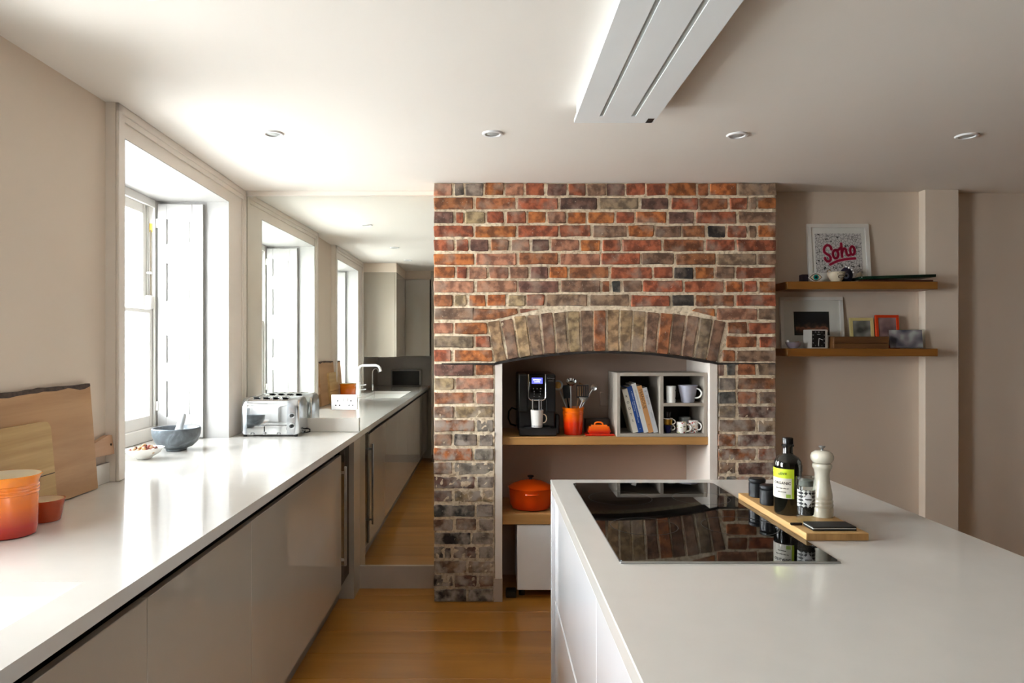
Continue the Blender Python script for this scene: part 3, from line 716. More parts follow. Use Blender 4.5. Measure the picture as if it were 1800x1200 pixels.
for a, b in ((-.698, -.20), (-.20, .30)):
    d = part('door', G().box(a+.002, b-.002, -.27, -.25, .1, 2.18, .001), m_lacq, t)
    xx = a+.035
    part('handle', G().tube([(xx, -.25, 1.26), (xx+.005, -.22, 1.262), (xx+.05, -.22, 1.262), (xx+.055, -.25, 1.26)], .006, 8), m_chrome, d)
part('plinth', G().box(-.698, .30, -.598, -.30, .001, .099), m_plinth, t)
part('filler_panel', G().box(-.698, .30, -.598, -.252, 2.181, ZC-.001), m_lacq, t)
g = G().box(XW+.002, -.702, -.599, -.590, .901, 1.271); g.box(XW+.001, XW+.008, -.59, .54, .901, 1.271)
struct('wall_splashback', g, m_splash)
g = G().box(.31, .42, -2.6, -.25, 0, ZC)
struct('wall_divider', g, m_wall)
# ------------------------------------------------------------------ things on the long worktop
ZW = .9005
# toaster
tx, ty, TL, TD, TH = -1.352, 3.70, .316, .195, .212
t = thing('toaster', 'chrome four-slot toaster standing against the mirror', 'toaster', (tx, ty, ZW))
def tprof(dy, z0, z1, r=.055, n=8):
    p = [(dy+.004, z0), (dy, z0+.004)]
    p += [(dy+r-r*math.cos(PI/2*i/n), z1-r+r*math.sin(PI/2*i/n)) for i in range(n+1)]
    p += [(TD-dy-r+r*math.sin(PI/2*i/n), z1-r+r*math.cos(PI/2*i/n)) for i in range(n+1)]
    p += [(TD-dy, z0+.004), (TD-dy-.004, z0)]
    return p
part('steel_wrap', G().prism(tprof(.0015, .012, TH-.0015), .034, .252, 'x'), m_polish, t, angle=25)
def tcap(x_in, x_out):
    g = G(); s = 1 if x_out > x_in else -1
    rings = [(x_in, 0), (x_out-s*.022, 0), (x_out-s*.012, .002), (x_out-s*.004, .007), (x_out, .016)]
    vs = []; n = 0
    for x, d in rings:
        for (y, z) in tprof(0, .012, TH):
            cy_, cz_ = TD/2, .10
            f = 1-d/.1
            vs.append((x, cy_+(y-cy_)*f, max(.012, cz_+(z-cz_)*f)))
    n = len(vs)//len(rings)
    fs = [tuple(range(n))]
    for k in range(len(rings)-1):
        for i in range(n): j = (i+1) % n; fs.append((k*n+i, (k+1)*n+i, (k+1)*n+j, k*n+j))
    fs.append(tuple(range((len(rings)-1)*n, len(rings)*n)))
    g.add(vs, fs); return g
part('end_cap', tcap(.034, 0), m_alu, t); part('end_cap', tcap(.252, TL), m_alu, t)
for i in range(4):
    xc = .062+i*.052
    s = part('toast_slot', G().box(xc, xc+.030, .030, TD-.030, TH-.002, TH+.0005), m_black, t)
    part('slot_rim', G().box(xc-.004, xc, .026, TD-.026, TH-.003, TH+.003, .001).box(xc+.030, xc+.034, .026, TD-.026, TH-.003, TH+.003, .001), m_polish, s)
part('crumb_tray', G().box(.036, .250, -.0015, .003, .020, .060, .001), m_polish, t)
part('front_groove', G().box(.036, .250, -.0004, .003, .0615, .0655), m_black, t)
lv = part('eject_lever', G().box(.128, .133, -.006, 0, .020, .058, .001), m_black, t)
part('lever_knob', G().cyl(.008, -.010, .004, (.131, -.008, .020), 16, Matrix.Rotation(PI/2, 3, 'X'), .002), m_steel, lv)
for xx in (.058, .20): part('tray_clip', G().tube([(xx, -.003, .014), (xx, -.003, .022), (xx+.016, -.003, .022), (xx+.016, -.003, .014)], .0015, 6), m_black, t)
rx = Matrix.Rotation(PI/2, 3, 'X')
for z, r in ((.116, .0145), (.060, .0165)):
    k = part('knob', G().cyl(r, -.001, .004, (.280, -.002, z), 28, rx, .001), m_chrome, t)
    part('knob_grip', G().cyl(r*.62, -.001, .016, (.280, -.002, z), 20, rx, .002).box(.2785, .2815, -.021, -.017, z-r*.6, z+r*.6), m_blackm, k)
for x in (.02, .296):
    for y in (.02, TD-.02): part('foot', G().cyl(.010, 0, .014, (x, y, 0), 14), m_black, t)
part('power_cord', G().tube([(TL-.002, .11, .03), (TL+.02, .10, .035), (TL+.032, .11, .028), (TL+.026, .13, .012), (TL-.0, .15, .006)], .0035, 8), m_black, t)

# mortar and pestle
t = single('mortar', G().lathe([(0, 0), (.045, 0), (.047, .004), (.046, .010), (.072, .020), (.095, .042), (.106, .075), (.1085, .104), (.1055, .108), (.099, .107), (.093, .085), (.075, .052), (.045, .030), (0, .024)], 48), m_marble, 'grey stone mortar bowl on the window ledge', 'mortar', (-1.485, 3.235, ZW))
a = Vector((-.004, .0, .034)); b = Vector((.018, .035, .170)); d = b-a
single('pestle', G().tube([a, a+d*.04, a+d*.12, a+d*.25, a+d*.6, a+d*.9, a+d*.98, b], [.008, .020, .024, .021, .016, .0155, .012, .004], 20), m_pestle, 'pale stone pestle standing in the grey mortar', 'pestle', (-1.485, 3.235, ZW))
# nut dish
single('dish', G().lathe([(0, 0), (.03, 0), (.032, .004), (.060, .020), (.086, .043), (.088, .046), (.084, .045), (.056, .025), (0, .014)], 40, sx=1.0, sy=.82, rot=Matrix.Rotation(math.radians(-3), 3, 'Y')), m_white, 'shallow white dish of nuts on the window ledge', 'dish', (-1.512, 2.985, ZW+.0008))
nut_m = [M('brown_nut', '#5E3020', .6, var=.3, vscale=60), M('cream_nut', '#CBAE8E', .5), M('red_nut', '#8E4438', .6, var=.2, vscale=60), M('tan_nut', '#B98A5C', .6)]
proto = {}
for i in range(34):
    a = random.uniform(0, 2*PI); r = math.sqrt(random.random())*.066
    x = r*math.cos(a); y = r*math.sin(a)*.8; z = .030+.016*(1-(r/.07)**2)*1.3+(.006 if i > 22 else 0)
    k = i % 4
    if k not in proto:
        g = G().lathe([(0, -.010), (.005, -.0085), (.0075, -.003), (.0075, .003), (.0045, .0085), (0, .010)], 10)
        o = single('nut', g, nut_m[k], 'shelled nut heaped in the shallow white dish', 'nut', group='nuts in the white dish'); proto[k] = o
    else:
        o = proto[k].copy(); COL.objects.link(o)
    place = ('heaped on the middle of the white dish' if r < .026 else
             'on the mortar side of the white dish' if PI*.25 < a < PI*.75 else 'on the window side of the white dish' if PI*.75 <= a < PI*1.25 else
             'on the chopping-board side of the white dish' if PI*1.25 <= a < PI*1.75 else 'on the room side of the white dish')
    o['label'] = ['dark brown', 'cream', 'reddish', 'tan'][k]+' shelled nut '+('on top, ' if i > 22 else '')+place
    o.location = (-1.512+x, 2.985+y, ZW+z); o.rotation_euler = (random.uniform(1, 2), random.uniform(-.5, .5), random.uniform(0, 6))

# large live-edge board leaning on the wall
def board(name, label, L, H, T, loc, lean, mat, cat='chopping board', corner=0.0, wavy=0.0):
    """local frame: Y along the wall, Z up, face towards +X; leaning back about its foot"""
    t = thing(name, label, cat, (loc[0], loc[1], loc[2]+T*math.sin(lean)), (0, -lean, 0))
    g = G(); poly = []
    n = 26
    if wavy:
        poly = [(0, 0), (L, 0)]
        for i in range(n+1):
            y = L-L*i/n; poly.append((y, H+wavy*(noise.noise(Vector((y*7, 1.3, 0)))*.6+noise.noise(Vector((y*18, 4, 0)))*.25)-.02*(1-y/L)))
    else:
        def cr(cy_, cz_, a0):
            return [(cy_+corner*math.cos(a0+PI/2*i/6), cz_+corner*math.sin(a0+PI/2*i/6)) for i in range(7)]
        poly = cr(L-corner, corner, -PI/2)+cr(L-corner, H-corner, 0)+cr(corner, H-corner, PI/2)+cr(corner, corner, PI)
    g.prism(poly, -T, 0, 'x')
    part('board_face', g, mat, t, angle=30)
    return t, poly
t, poly = board('serving_board', 'large live-edge wooden board leaning on the wall, topmost edge dark', .80, .365, .026, (-1.354, 1.56, ZW+.001), math.radians(4.5), m_beech, wavy=.02)
g = G(); tp = poly[2:]
for p, q in zip(tp, tp[1:]):
    g.add([(.0006, p[0], p[1]-.002-.008*(1+noise.noise(Vector((p[0]*14, 9, 0))))), (.0006, q[0], q[1]-.002-.008*(1+noise.noise(Vector((q[0]*14, 9, 0))))), (.0002, q[0], q[1]+.002), (.0002, p[0], p[1]+.002), (-.028, p[0], p[1]+.004), (-.028, q[0], q[1]+.004)], [(0,1,2,3), (3,2,5,4)])
part('live_edge', g, m_bark, t, label='dark rough bark edge')
g = G(); g.prism([(.79, .105), (.925, .100), (.918, .168), (.90, .172), (.79, .150)], -.0245, -.004, 'x')
part('handle', g, m_pinkw, t, label='pink-toned wooden handle')
part('hanging_hole', G().cyl(.0045, -.0035, -.0025, (0, .905, .136), 12, Matrix.Rotation(PI/2, 3, 'Y')), m_black, t)
t, _ = board('chopping_board', 'smaller bamboo board with rounded corners leaning on the large board', .38, .262, .016, (-1.335, 1.730, ZW+.001), math.radians(5), m_beech2, corner=.028)
part('board_groove', G().box(-.001, .0008, .004, .378, .100, .1025), M('groove_dark', '#3E3428', .7), t)

# orange crock and ramekin
def rib(prof, z, r, h=.002):
    return prof+[(r, z-.0035), (r+h, z-.0015), (r+h, z+.0015), (r, z+.0035)]
pr = [(0, 0), (.060, 0), (.064, .003), (.0665, .02), (.068, .09)]
for z in (.112, .121, .130): pr = rib(pr, z, .0685)
pr += [(.070, .142), (.076, .154), (.0775, .157), (.075, .158), (.068, .147), (.064, .10), (.060, .012)]
t = thing('utensil_crock', 'large orange to pink glazed crock beside the leaning chopping boards', 'crock', (-1.262, 1.788, ZW))
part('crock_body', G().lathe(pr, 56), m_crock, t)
part('crock_lining', G().lathe([(.0744, .1578), (.0675, .147), (.0635, .10), (.0595, .013), (0, .012)], 56), m_cream, t, label='cream inner glaze')
t = thing('ramekin', 'small dark orange ramekin behind the large orange crock', 'ramekin', (-1.262, 1.938, ZW))
part('ramekin_body', G().lathe([(0, 0), (.037, 0), (.039, .003), (.049, .058), (.0495, .060), (.047, .060)], 40), m_ramek, t)
part('ramekin_lining', G().lathe([(.0472, .0598), (.045, .052), (.036, .008), (0, .007)], 40), m_cream, t, label='cream inner glaze')

m_tap = M('bright_nickel', '#F2F2F0', .3, .35)
# tap, filter tap, speaker (seen in the mirror)
t = thing('kitchen_tap', 'tall white-chrome mixer tap beside the white sink, seen in mirror', 'tap', (-1.312, 1.03, ZW))
part('tap_body', G().cyl(.026, 0, .006, seg=24).cyl(.021, .006, .13, seg=24, bev=.003), m_tap, t)
part('spout', G().tube([(0,0,.12), (0,0,.25), (.006,0,.272), (.02,0,.288), (.045,0,.295), (.17,0,.297), (.195,0,.290), (.212,0,.270), (.220,0,.235)], .0125, 14), m_tap, t)
for z in (.055, .10): part('lever', G().tube([(.018, 0, z), (.05, 0, z), (.075, 0, z+.004)], .006, 8), m_chrome, t)
t = thing('filter_tap', 'slim gooseneck filter tap at the end of the sink, seen in mirror', 'tap', (-1.29, .36, ZW))
part('tap_body', G().cyl(.013, 0, .07, seg=16, bev=.002), m_chrome, t)
part('spout', G().tube([(0,0,.06), (0,0,.19), (.006,0,.22), (.025,0,.24), (.05,0,.24), (.065,0,.22), (.07,0,.20)], .005, 10), m_tap, t)
part('lever', G().tube([(.0,.012,.05), (-.0,.04,.055)], .004, 8), m_chrome, t)
t = thing('speaker', 'wide black-fronted speaker on the worktop in the corner, seen in mirror', 'speaker', (-1.02, -.50, ZW))
part('speaker_body', G().box(-.185, .185, -.07, .07, .002, .205, .022, 4), M('grey_plastic', '#9A9894', .4), t)
part('speaker_grille', G().box(-.165, .165, .066, .074, .014, .185, .004, 2), m_blackm, t)
part('control_strip', G().box(-.03, .03, -.02, .0, .2045, .2065), m_steel, t)

# ------------------------------------------------------------------ niche, upper shelf
ZN = .8945
t = thing('coffee_machine', 'black bean-to-cup coffee machine with lit display on the niche shelf', 'coffee machine', (.262, 3.775, ZN), (0, 0, 0))
part('machine_body', G().box(-.105, .105, .045, .37, .02, .345, .012, 3), m_black, t)
part('front_shell', G().box(-.104, -.050, .012, .05, .13, .343, .010, 2).box(.050, .104, .012, .05, .13, .343, .010, 2).box(-.052, .052, .02, .05, .20, .343, .004), m_black, t)
part('drip_tray', G().box(-.100, .108, -.012, .10, .003, .045, .006, 2), m_black, t)
part('tray_grid', G().box(-.07, .075, -.008, .045, .045, .048, .001), m_blackm, t)
part('water_tank', G().box(.1055, .130, .06, .34, .003, .115, .006), M('dark_tank', '#0A0A0C', .1), t)
g = G(); lw = .0475; 
pts = [(-lw, .010, .342), (-lw, .010, .215), (-lw+.006, .010, .203), (-lw+.016, .010, .198), (lw-.016, .010, .198), (lw-.006, .010, .203), (lw, .010, .215), (lw, .010, .342)]
part('panel_surround', G().tube(pts, .0035, 8), m_chrome, t)
part('control_panel', G().box(-.044, .044, .006, .022, .202, .343, .003), M('gloss_panel', '#050506', .05, coat=.5), t)
scr = part('display_screen', G().box(-.030, .030, .0045, .008, .290, .323), M('lit_display', '#5A5FD0', .3, emit=.9), t, label='lit violet-blue display')
g = shift(text('ESPRESSO', .0105), 0, .0042, .311).join(shift(text('COFFEE', .0095), 0, .0042, .300))
part('display_text', g, M('display_letter', '#E8EAFF', .4, emit=1.5), scr)
mk = M('button_print', '#8E8E8E', .5)
k = 0
for (x, z) in ((-.020, .262), (0, .262), (.020, .262), (-.016, .247), (.018, .247), (-.016, .233), (.018, .233)):
    part('touch_button', G().cyl(.0022, 0, .0006, (x, .0058, z), 8, rx), mk, t)
part('button_text', shift(text('P+', .008), -.016, .0055, .219).join(shift(text('2X', .008), .012, .0055, .219)), mk, t)
part('brand_lettering', shift(text("De'Longhi", .0105), .077, .0115, .319).join(shift(text('DINAMICA', .006), .077, .0115, .305)), m_steel, t)
for x in (-.024, .012): part('coffee_spout', G().cyl(.0055, .128, .205, (x, .006, 0), 14, bev=.001), m_chrome, t)
part('coffee_spout', G().cyl(.003, .128, .205, (.024, .008, 0), 10), m_chrome, t)
part('spout_block', G().box(-.028, .028, .004, .05, .14, .146, .002), m_blackm, t)
g = G().tube([(-.108, .20, .13), (-.135, .19, .14), (-.152, .18, .12), (-.155, .18, .08), (-.142, .19, .045), (-.110, .20, .035)], .005, 8)
part('milk_jug_handle', g, m_black, t)
def mug(name, label, loc, rt, rb, h, mat, cat='mug', handle=(.018, .003), hz=(.75, .25), hrot=0, hmat=None, seg=32, group=None, hclosed=False):
    t = thing(name, label, cat, loc, (0, 0, hrot), group=group)
    w = .0028
    part('mug_body', G().lathe([(0, 0), (rb-.002, 0), (rb, .002), (rt, h-.001), (rt-w/2, h), (rt-w, h-.001), (rb-w, .005), (0, .004)], seg), mat, t)
    if handle:
        e, r = handle; z1, z0 = hz[0]*h, hz[1]*h; ra = rb+(rt-rb)*hz[0]; rc = rb+(rt-rb)*hz[1]
        pts = [(ra-.002, 0, z1)]
        for i in range(1, 10):
            a = PI/2-PI*i/10; pts.append(((ra+rc)/2+e*math.cos(a)*1.0+.002, 0, (z0+z1)/2+(z1-z0)/2*math.sin(a)))
        pts.append((rc-.002, 0, z0))
        part('handle', G().tube(pts, r, 8), hmat or mat, t)
    return t
t = mug('coffee_cup', 'tall white mug under the coffee machine spouts', (.262, 3.790, ZN+.0485), .036, .030, .096, m_white, hmat=m_cream)
g = G()
for i in range(24):
    a = 2*PI*i/24; g.box(-.002, .002, -.0308, -.0300, .004, .012, rot=Matrix.Rotation(a, 3, 'Z') )
part('painted_border', g, M('blue_grey_print', '#7C8088', .5), t)
# crock with utensils
ux, uy = .470, 3.855
pr = [(0, 0), (.048, 0), (.0515, .003), (.057, .10)]
for z in (.118, .127): pr = rib(pr, z, .058)
pr += [(.0585, .14), (.0635, .150), (.0645, .1525), (.061, .153), (.055, .14), (.050, .01), (0, .009)]
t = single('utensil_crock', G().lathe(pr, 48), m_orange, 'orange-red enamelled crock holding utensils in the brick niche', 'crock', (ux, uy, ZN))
def utensil(name, label, dx, dz, length, shape, mat, hm=None, dy=.0, foot=(0, 0)):
    t = thing(name, label, 'utensil', (ux, uy, ZN+.012), (0, 0, 0), group='utensils in the orange niche crock')
    f = Vector((foot[0], foot[1], 0)); e = Vector((dx, dy, dz))
    part('handle', G().tube([f, (f+e)/2, e], .0042, 8), hm or m_steel, t)
    d = (e-f).normalized(); ang = math.atan2(d.x, d.z)
    R = Matrix.Translation(e) @ Matrix.Rotation(ang, 4, 'Y')
    part(shape[0], shape[1].xf(R), mat, t)
    return t
g = G().lathe([(0, -.010), (.012, -.0085), (.022, -.004), (.030, .003), (.029, .004), (.020, -.001), (0, -.006)], 28, (0, 0, .034), Matrix.Rotation(math.radians(80), 3, 'X'))
t = utensil('skimmer', 'round perforated skimmer, outermost utensil beside the coffee machine', -.075, .235, .3, ('skimmer_bowl', g), m_steel, foot=(.02, 0), dy=-.01)
g = G()
R = Matrix.Translation(Vector((-.075, -.01, .235))) @ Matrix.Rotation(math.atan2(-.095, .235), 4, 'Y')
for i in range(7):
    a = 2*PI*i/6; r = .012 if i < 6 else 0
    g.cyl(.0022, 0, .0008, (r*math.cos(a), .0035-.0105, .034+r*math.sin(a)), 8, rx)
part('brass_centre', G().cyl(.019, 0, .0008, (0, .0045-.0105, .034), 24, rx).xf(R), M('brass_tone', '#A8813E', .4, .6), t)
part('perforation', g.xf(R), M('brass_dark', '#6A4E1E', .5), t, kind='stuff')
g = G().lathe([(0, -.024), (.012, -.022), (.022, -.015), (.028, -.004), (.0295, .004), (.028, .004), (.020, -.012), (0, -.020)], 28, (0, -.012, .024), Matrix.Rotation(math.radians(35), 3, 'X'))
utensil('ladle', 'shiny steel ladle rising above the orange niche crock', -.012, .262, .3, ('ladle_bowl', g), m_polish, foot=(-.01, .01), dy=.0)
g = G().box(-.020, .020, -.002, .002, 0, .075, .0018)
utensil('serving_spoon', 'black flat serving spoon between skimmer and ladle in the crock', -.030, .190, .3, ('spoon_bowl', g), m_blackm, m_black, foot=(-.005, .02), dy=.02)
g = G().prism([(-.008, 0), (.008, 0), (.019, .03), (.020, .075), (-.012, .085), (-.018, .03)], -.003, .003)
utensil('wooden_spatula', 'wooden spatula in the middle of the orange niche crock', .035, .195, .3, ('spatula_blade', g), m_spoonw, m_spoonw, foot=(0, .02), dy=.025)
g = G()
for i in range(6): g.box(-.034+i*.0124, -.029+i*.0124, -.0015, .0015, .018, .080)
g.box(-.034, .033, -.0015, .0015, .010, .020).box(-.034, .033, -.0015, .0015, .078, .084)
g.xf(Matrix.Rotation(-.35, 4, 'Y'))
t = utensil('slotted_turner', 'black slotted turner with bright steel neck in the orange crock', .052, .185, .3, ('turner_blade', g), m_blackm, foot=(-.012, 0), dy=-.02)
g = G().prism([(-.004, -.014), (.004, -.014), (.024, .014), (-.024, .014)], -.0012, .0012).xf(Matrix.Translation(Vector((.052, -.021, .185))) @ Matrix.Rotation(.1, 4, 'Y'))
part('turner_neck', g, m_polish, t)
g = G().lathe([(0, -.014), (.010, -.012), (.016, -.004), (.0175, .003), (.015, .002), (0, -.010)], 20, (0, 0, .015), Matrix.Rotation(math.radians(100), 3, 'X'))
utensil('small_ladle', 'small steel sauce ladle, outermost utensil on the butter dish side', .108, .240, .3, ('ladle_bowl', g), m_steel, foot=(-.042, -.005), dy=-.01)

# butter dish
t = thing('butter_dish', 'orange-red enamelled butter dish on the niche shelf', 'butter dish', (.612, 3.835, ZN))
part('dish_plate', G().box(-.082, .082, -.055, .055, 0, .010, .005, 3), m_butter, t)
def frustum(a0, b0, a1, b1, z0, z1):
    bm = bmesh.new()
    vs = [bm.verts.new(p) for p in ((-a0,-b0,z0),(a0,-b0,z0),(a0,b0,z0),(-a0,b0,z0),(-a1,-b1,z1),(a1,-b1,z1),(a1,b1,z1),(-a1,b1,z1))]
    for f in ((3,2,1,0),(4,5,6,7),(0,1,5,4),(1,2,6,5),(2,3,7,6),(3,0,4,7)): bm.faces.new([vs[i] for i in f])
    bmesh.ops.bevel(bm, geom=bm.edges[:], offset=.009, segments=4, affect='EDGES'); bm.verts.index_update()
    g = G(); g.add([v.co.copy() for v in bm.verts], [[v.index for v in f.verts] for f in bm.faces]); bm.free(); return g
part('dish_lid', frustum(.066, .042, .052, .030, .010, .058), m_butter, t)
part('lid_handle', G().tube([(-.024, 0, .054), (-.021, 0, .065), (-.010, 0, .071), (.010, 0, .071), (.021, 0, .065), (.024, 0, .054)], .005, 10), m_butter, t)
single('storage_tin', G().box(-.07, .07, -.03, .03, 0, .082, .004), M('brown_tin', '#3A3028', .5), 'dark tin standing behind the butter dish', 'tin', (.618, 3.95, ZN))

# grey cubby unit with books and cups
q0, q1, qy0, qy1, qz1 = .699, 1.194, 3.752, 4.03, 1.246
t = thing('cubby_box', 'grey three-compartment cubby box on the niche shelf', 'cubby unit', ((q0+q1)/2, 3.9, ZN), world=True)
th = .018
part('side_panel', G().box(q0, q0+th, qy0, qy1, ZN, qz1, .001), m_grey_box, t)
part('side_panel', G().box(q1-th, q1, qy0, qy1, ZN, qz1, .001), m_grey_box, t)
part('top_panel', G().box(q0+th, q1-th, qy0, qy1, qz1-th, qz1, .001), m_grey_box, t)
part('bottom_panel', G().box(q0+th, q1-th, qy0, qy1, ZN, ZN+.017, .001), m_grey_box, t)
part('divider', G().box(.936, .955, qy0, qy1, ZN+.017, qz1-th, .001), m_grey_box, t)
part('inner_shelf', G().box(.955, q1-th, qy0, qy1, 1.062, 1.079, .001), m_grey_box, t)
part('back_panel', G().box(q0+th, q1-th, qy1-.008, qy1, ZN+.017, qz1-th), M('dark_back_panel', '#3B3531', .8), t)
ZQ = ZN+.0175
def book(x, th, h, col, tcol, lines, label, lean=14.5, dep=.17, rough=.5, pages=True):
    t = thing('book', label, 'book', (x, 3.775, ZQ), (0, -math.radians(lean), 0), group='cookbooks leaning in the cubby box')
    w = .0022
    mc = M('book_cover', col, rough, var=.03)
    part('cover', G().box(0, w, 0, dep, 0, h).box(th-w, th, 0, dep, 0, h).box(w, th-w, 0, w, 0, h), mc, t)
    part('page_block', G().box(w, th-w, w, dep-.004, .003, h-.003), M('page_paper', '#E4DDCB', .8), t)
    mi = M('spine_ink', tcol, .6)
    for s, z, size, sp, mode in lines:
        g = G()
        if mode == 'stack':
            for i, ch in enumerate(s): g.join(shift(text(ch, size), th/2, -.0004, z-i*sp))
        else:
            g.join(shift(rotg(text(s, size), 'Y', PI/2), th*mode, -.0004, z))
        part('spine_lettering', g, mi, t)
    return t
ca = math.cos(math.radians(14.5)); bx = .793
ths = [.0290, .0290, .0250, .0275, .0250]
book(bx, ths[0], .247, '#D9D4C6', '#2C2C2A', [('ROOTS', .205, .019, .0345, 'stack')], 'white book with large spaced black capitals on its spine'); bx += ths[0]/ca
book(bx, ths[1], .262, '#123F86', '#C8D2E2', [('A CENTURY OF BRITISH COOKING', .160, .0095, 0, .65), ('recipes and stories', .150, .007, 0, .35), ('THE TABLE', .07, .006, 0, .5), ('||', .022, .010, 0, .5)], 'dark blue book with small pale lettering'); bx += ths[1]/ca
book(bx, ths[2], .280, '#CFCFCB', '#7A7E80', [('THE MODERN KITCHEN', .190, .0100, 0, .5)], 'tallest white book with grey lettering between blue and tan books'); bx += ths[2]/ca
book(bx, ths[3], .266, '#BF8B57', '#5C3F14', [('MANOUE', .190, .0260, 0, .5), ('o', .045, .012, 0, .5)], 'tan orange book with large brown capitals'); bx += ths[3]/ca
book(bx, ths[4], .255, '#B9BABC', '#6E7276', [('B', .235, .014, 0, .5), ('DAYANA', .185, .0130, 0, .5), ('simple food', .10, .007, 0, .6)], 'pale grey book at the end of the leaning row')
# cups
ZU = 1.0795
t = mug('mug', 'white mug with black letter marks in the upper compartment', (1.004, 3.785, ZU), .0275, .025, .092, m_white, handle=(.022, .004), hrot=math.radians(20), hmat=m_black)
g = G()
for z in (.068, .026):
    for i in range(8):
        a = math.radians(-62+i*6); r = .0272 if z > .05 else .0260
        g.box(r, r+.0006, -.0018, .0018, z-.0025, z+.0025, rot=Matrix.Rotation(a, 3, 'Z'))
part('black_mark', g, m_black, t)
t = mug('mug', 'wide pale blue-grey mug in the upper compartment', (1.102, 3.800, ZU), .053, .034, .096, M('blue_grey_glaze', '#A7A9B6', .3), handle=(.030, .0045), hrot=math.radians(-35), hmat=m_white, hz=(.82, .28))
def dotted(name, cols, bg='#E8E4DE'):
    m, nt, b, _ = nodes(name)
    tc = nt.nodes.new('ShaderNodeTexCoord'); v = nt.nodes.new('ShaderNodeTexVoronoi'); v.inputs['Scale'].default_value = 110
    nt.links.new(tc.outputs['Object'], v.inputs['Vector'])
    sp = nt.nodes.new('ShaderNodeSeparateColor'); nt.links.new(v.outputs['Color'], sp.inputs[0])
    r = ramp(nt, sp.outputs[0], [(i/len(cols), c) for i, c in enumerate(cols)]); r.color_ramp.interpolation = 'CONSTANT'
    lt = nt.nodes.new('ShaderNodeMath'); lt.operation = 'LESS_THAN'; lt.inputs[1].default_value = .45; nt.links.new(v.outputs['Distance'], lt.inputs[0])
    nt.links.new(mixc(nt, lt.outputs[0], lin(bg), r.outputs[0]), b.inputs['Base Color']); b.inputs['Roughness'].default_value = .25
    return m
mug('espresso_cup', 'dark navy espresso cup, lower of the two stacked cups', (.986, 3.785, ZQ), .029, .017, .045, M('navy_glaze', '#14173A', .15), handle=(.012, .003), hrot=math.radians(-15), hmat=m_white, hz=(.92, .38), group=None)
t = mug('espresso_cup', 'gold and white espresso cup, upper of the two stacked cups', (.986, 3.785, ZQ+.0455), .027, .024, .034, M('gold_lustre', '#A8802C', .25, .8), handle=(.013, .003), hrot=math.radians(-15), hmat=m_white, hz=(.85, .1))
part('white_rim', G().lathe([(.0262, .0342), (.0278, .0355), (.0278, .0335), (.0262, .0335)], 28), m_white, t)
single('glass_tumbler', G().lathe([(0, 0), (.017, 0), (.021, .035), (.0198, .035), (.016, .003), (0, .003)], 24), M('smoky_glass', '#241C1C', .08), 'dark smoky tumbler on top of the stacked espresso cups', 'tumbler', (.984, 3.785, ZQ+.0815))
mug('mug', 'white mug with small coloured flowers in the lower compartment', (1.063, 3.785, ZQ), .0275, .0265, .061, dotted('flower_print', ['#E2DED8', '#B8B04C', '#E2DED8', '#8C8C90', '#B84C58', '#E2DED8', '#9AA860']), handle=(.022, .0045), hrot=math.radians(-20), hmat=m_white, hz=(.78, .16))
mug('mug', 'white mug with red and green dots beside the cubby wall', (1.132, 3.80, ZQ), .0275, .025, .066, dotted('bright_dot_print', ['#C03A20', '#2E6A48', '#E8E4DE', '#D89030', '#C43A3A', '#2C3038', '#E8E4DE']), handle=(.018, .0035), hrot=math.radians(-38), hmat=m_white, hz=(.85, .25))
mug('mug', 'plain grey-white mug at the back of the lower compartment', (1.105, 3.87, ZQ), .033, .030, .078, M('pale_grey_glaze', '#9A9C98', .3), handle=None)

# casserole on the low shelf
t = thing('casserole', 'orange enamelled cast-iron casserole on the low niche shelf', 'casserole', (.233, 3.90, .4715))
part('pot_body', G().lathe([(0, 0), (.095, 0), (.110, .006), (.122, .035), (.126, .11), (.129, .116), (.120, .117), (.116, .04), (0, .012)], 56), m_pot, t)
part('pot_lid', G().lathe([(.130, .117), (.131, .122), (.124, .127), (.10, .140), (.055, .156), (.02, .161), (0, .162)], 56), m_pot, t)
part('lid_knob', G().lathe([(0, .160), (.010, .160), (.008, .168), (.018, .176), (.019, .181), (.014, .184), (0, .184)], 24), m_black, t)
for s in (-1, 1):
    pts = [(-.034, s*.122, .098), (-.032, s*.142, .100), (-.018, s*.152, .101), (.018, s*.152, .101), (.032, s*.142, .100), (.034, s*.122, .098)]
    part('side_handle', G().tube(pts, .006, 8), m_pot, t)

# ------------------------------------------------------------------ island things
ZT = .9005
bd = thing('serving_board', 'narrow wooden board on the island beside the hob', 'serving board', (.882, 1.965, ZT))
part('board_slab', G().box(-.080, .080, -.234, .24, 0, .020, .003, 2), m_tray, bd)
part('end_grain_strip', G().box(-.077, .077, -.2346, -.2335, .002, .018), m_endg, bd)
ZBt = ZT+.0205
def canister(x, y, r, h, label, z=ZBt):
    t = thing('canister', label, 'canister', (x, y, z), group=None)
    part('canister_body', G().cyl(r, 0, h*.78, seg=32, bev=.002), M('navy_black_lacquer', '#101216', .35), t)
    part('canister_lid', G().cyl(r+.0005, h*.785, h, seg=32, bev=.003), M('navy_black_lacquer', '#101216', .4), t)
canister(.842, 2.150, .0250, .058, 'small black canister at the niche end of the board')
canister(.835, 2.045, .0250, .058, 'small black canister between the first canister and the bottle')
canister(.925, 2.090, .0290, .112, 'tall black canister behind bottle and pepper mill')
t = thing('olive_oil_bottle', 'dark glass bottle with yellow-green organic label', 'bottle', (.845, 1.936, ZBt))
m_bg = M('dark_bottle_glass', '#0C0D08', .06, coat=.6)
part('bottle_glass', G().lathe([(0, 0), (.034, 0), (.037, .004), (.0372, .135), (.0355, .148), (.029, .159), (.0155, .167), (.0135, .172), (.0135, .193), (0, .193)], 40), m_bg, t)
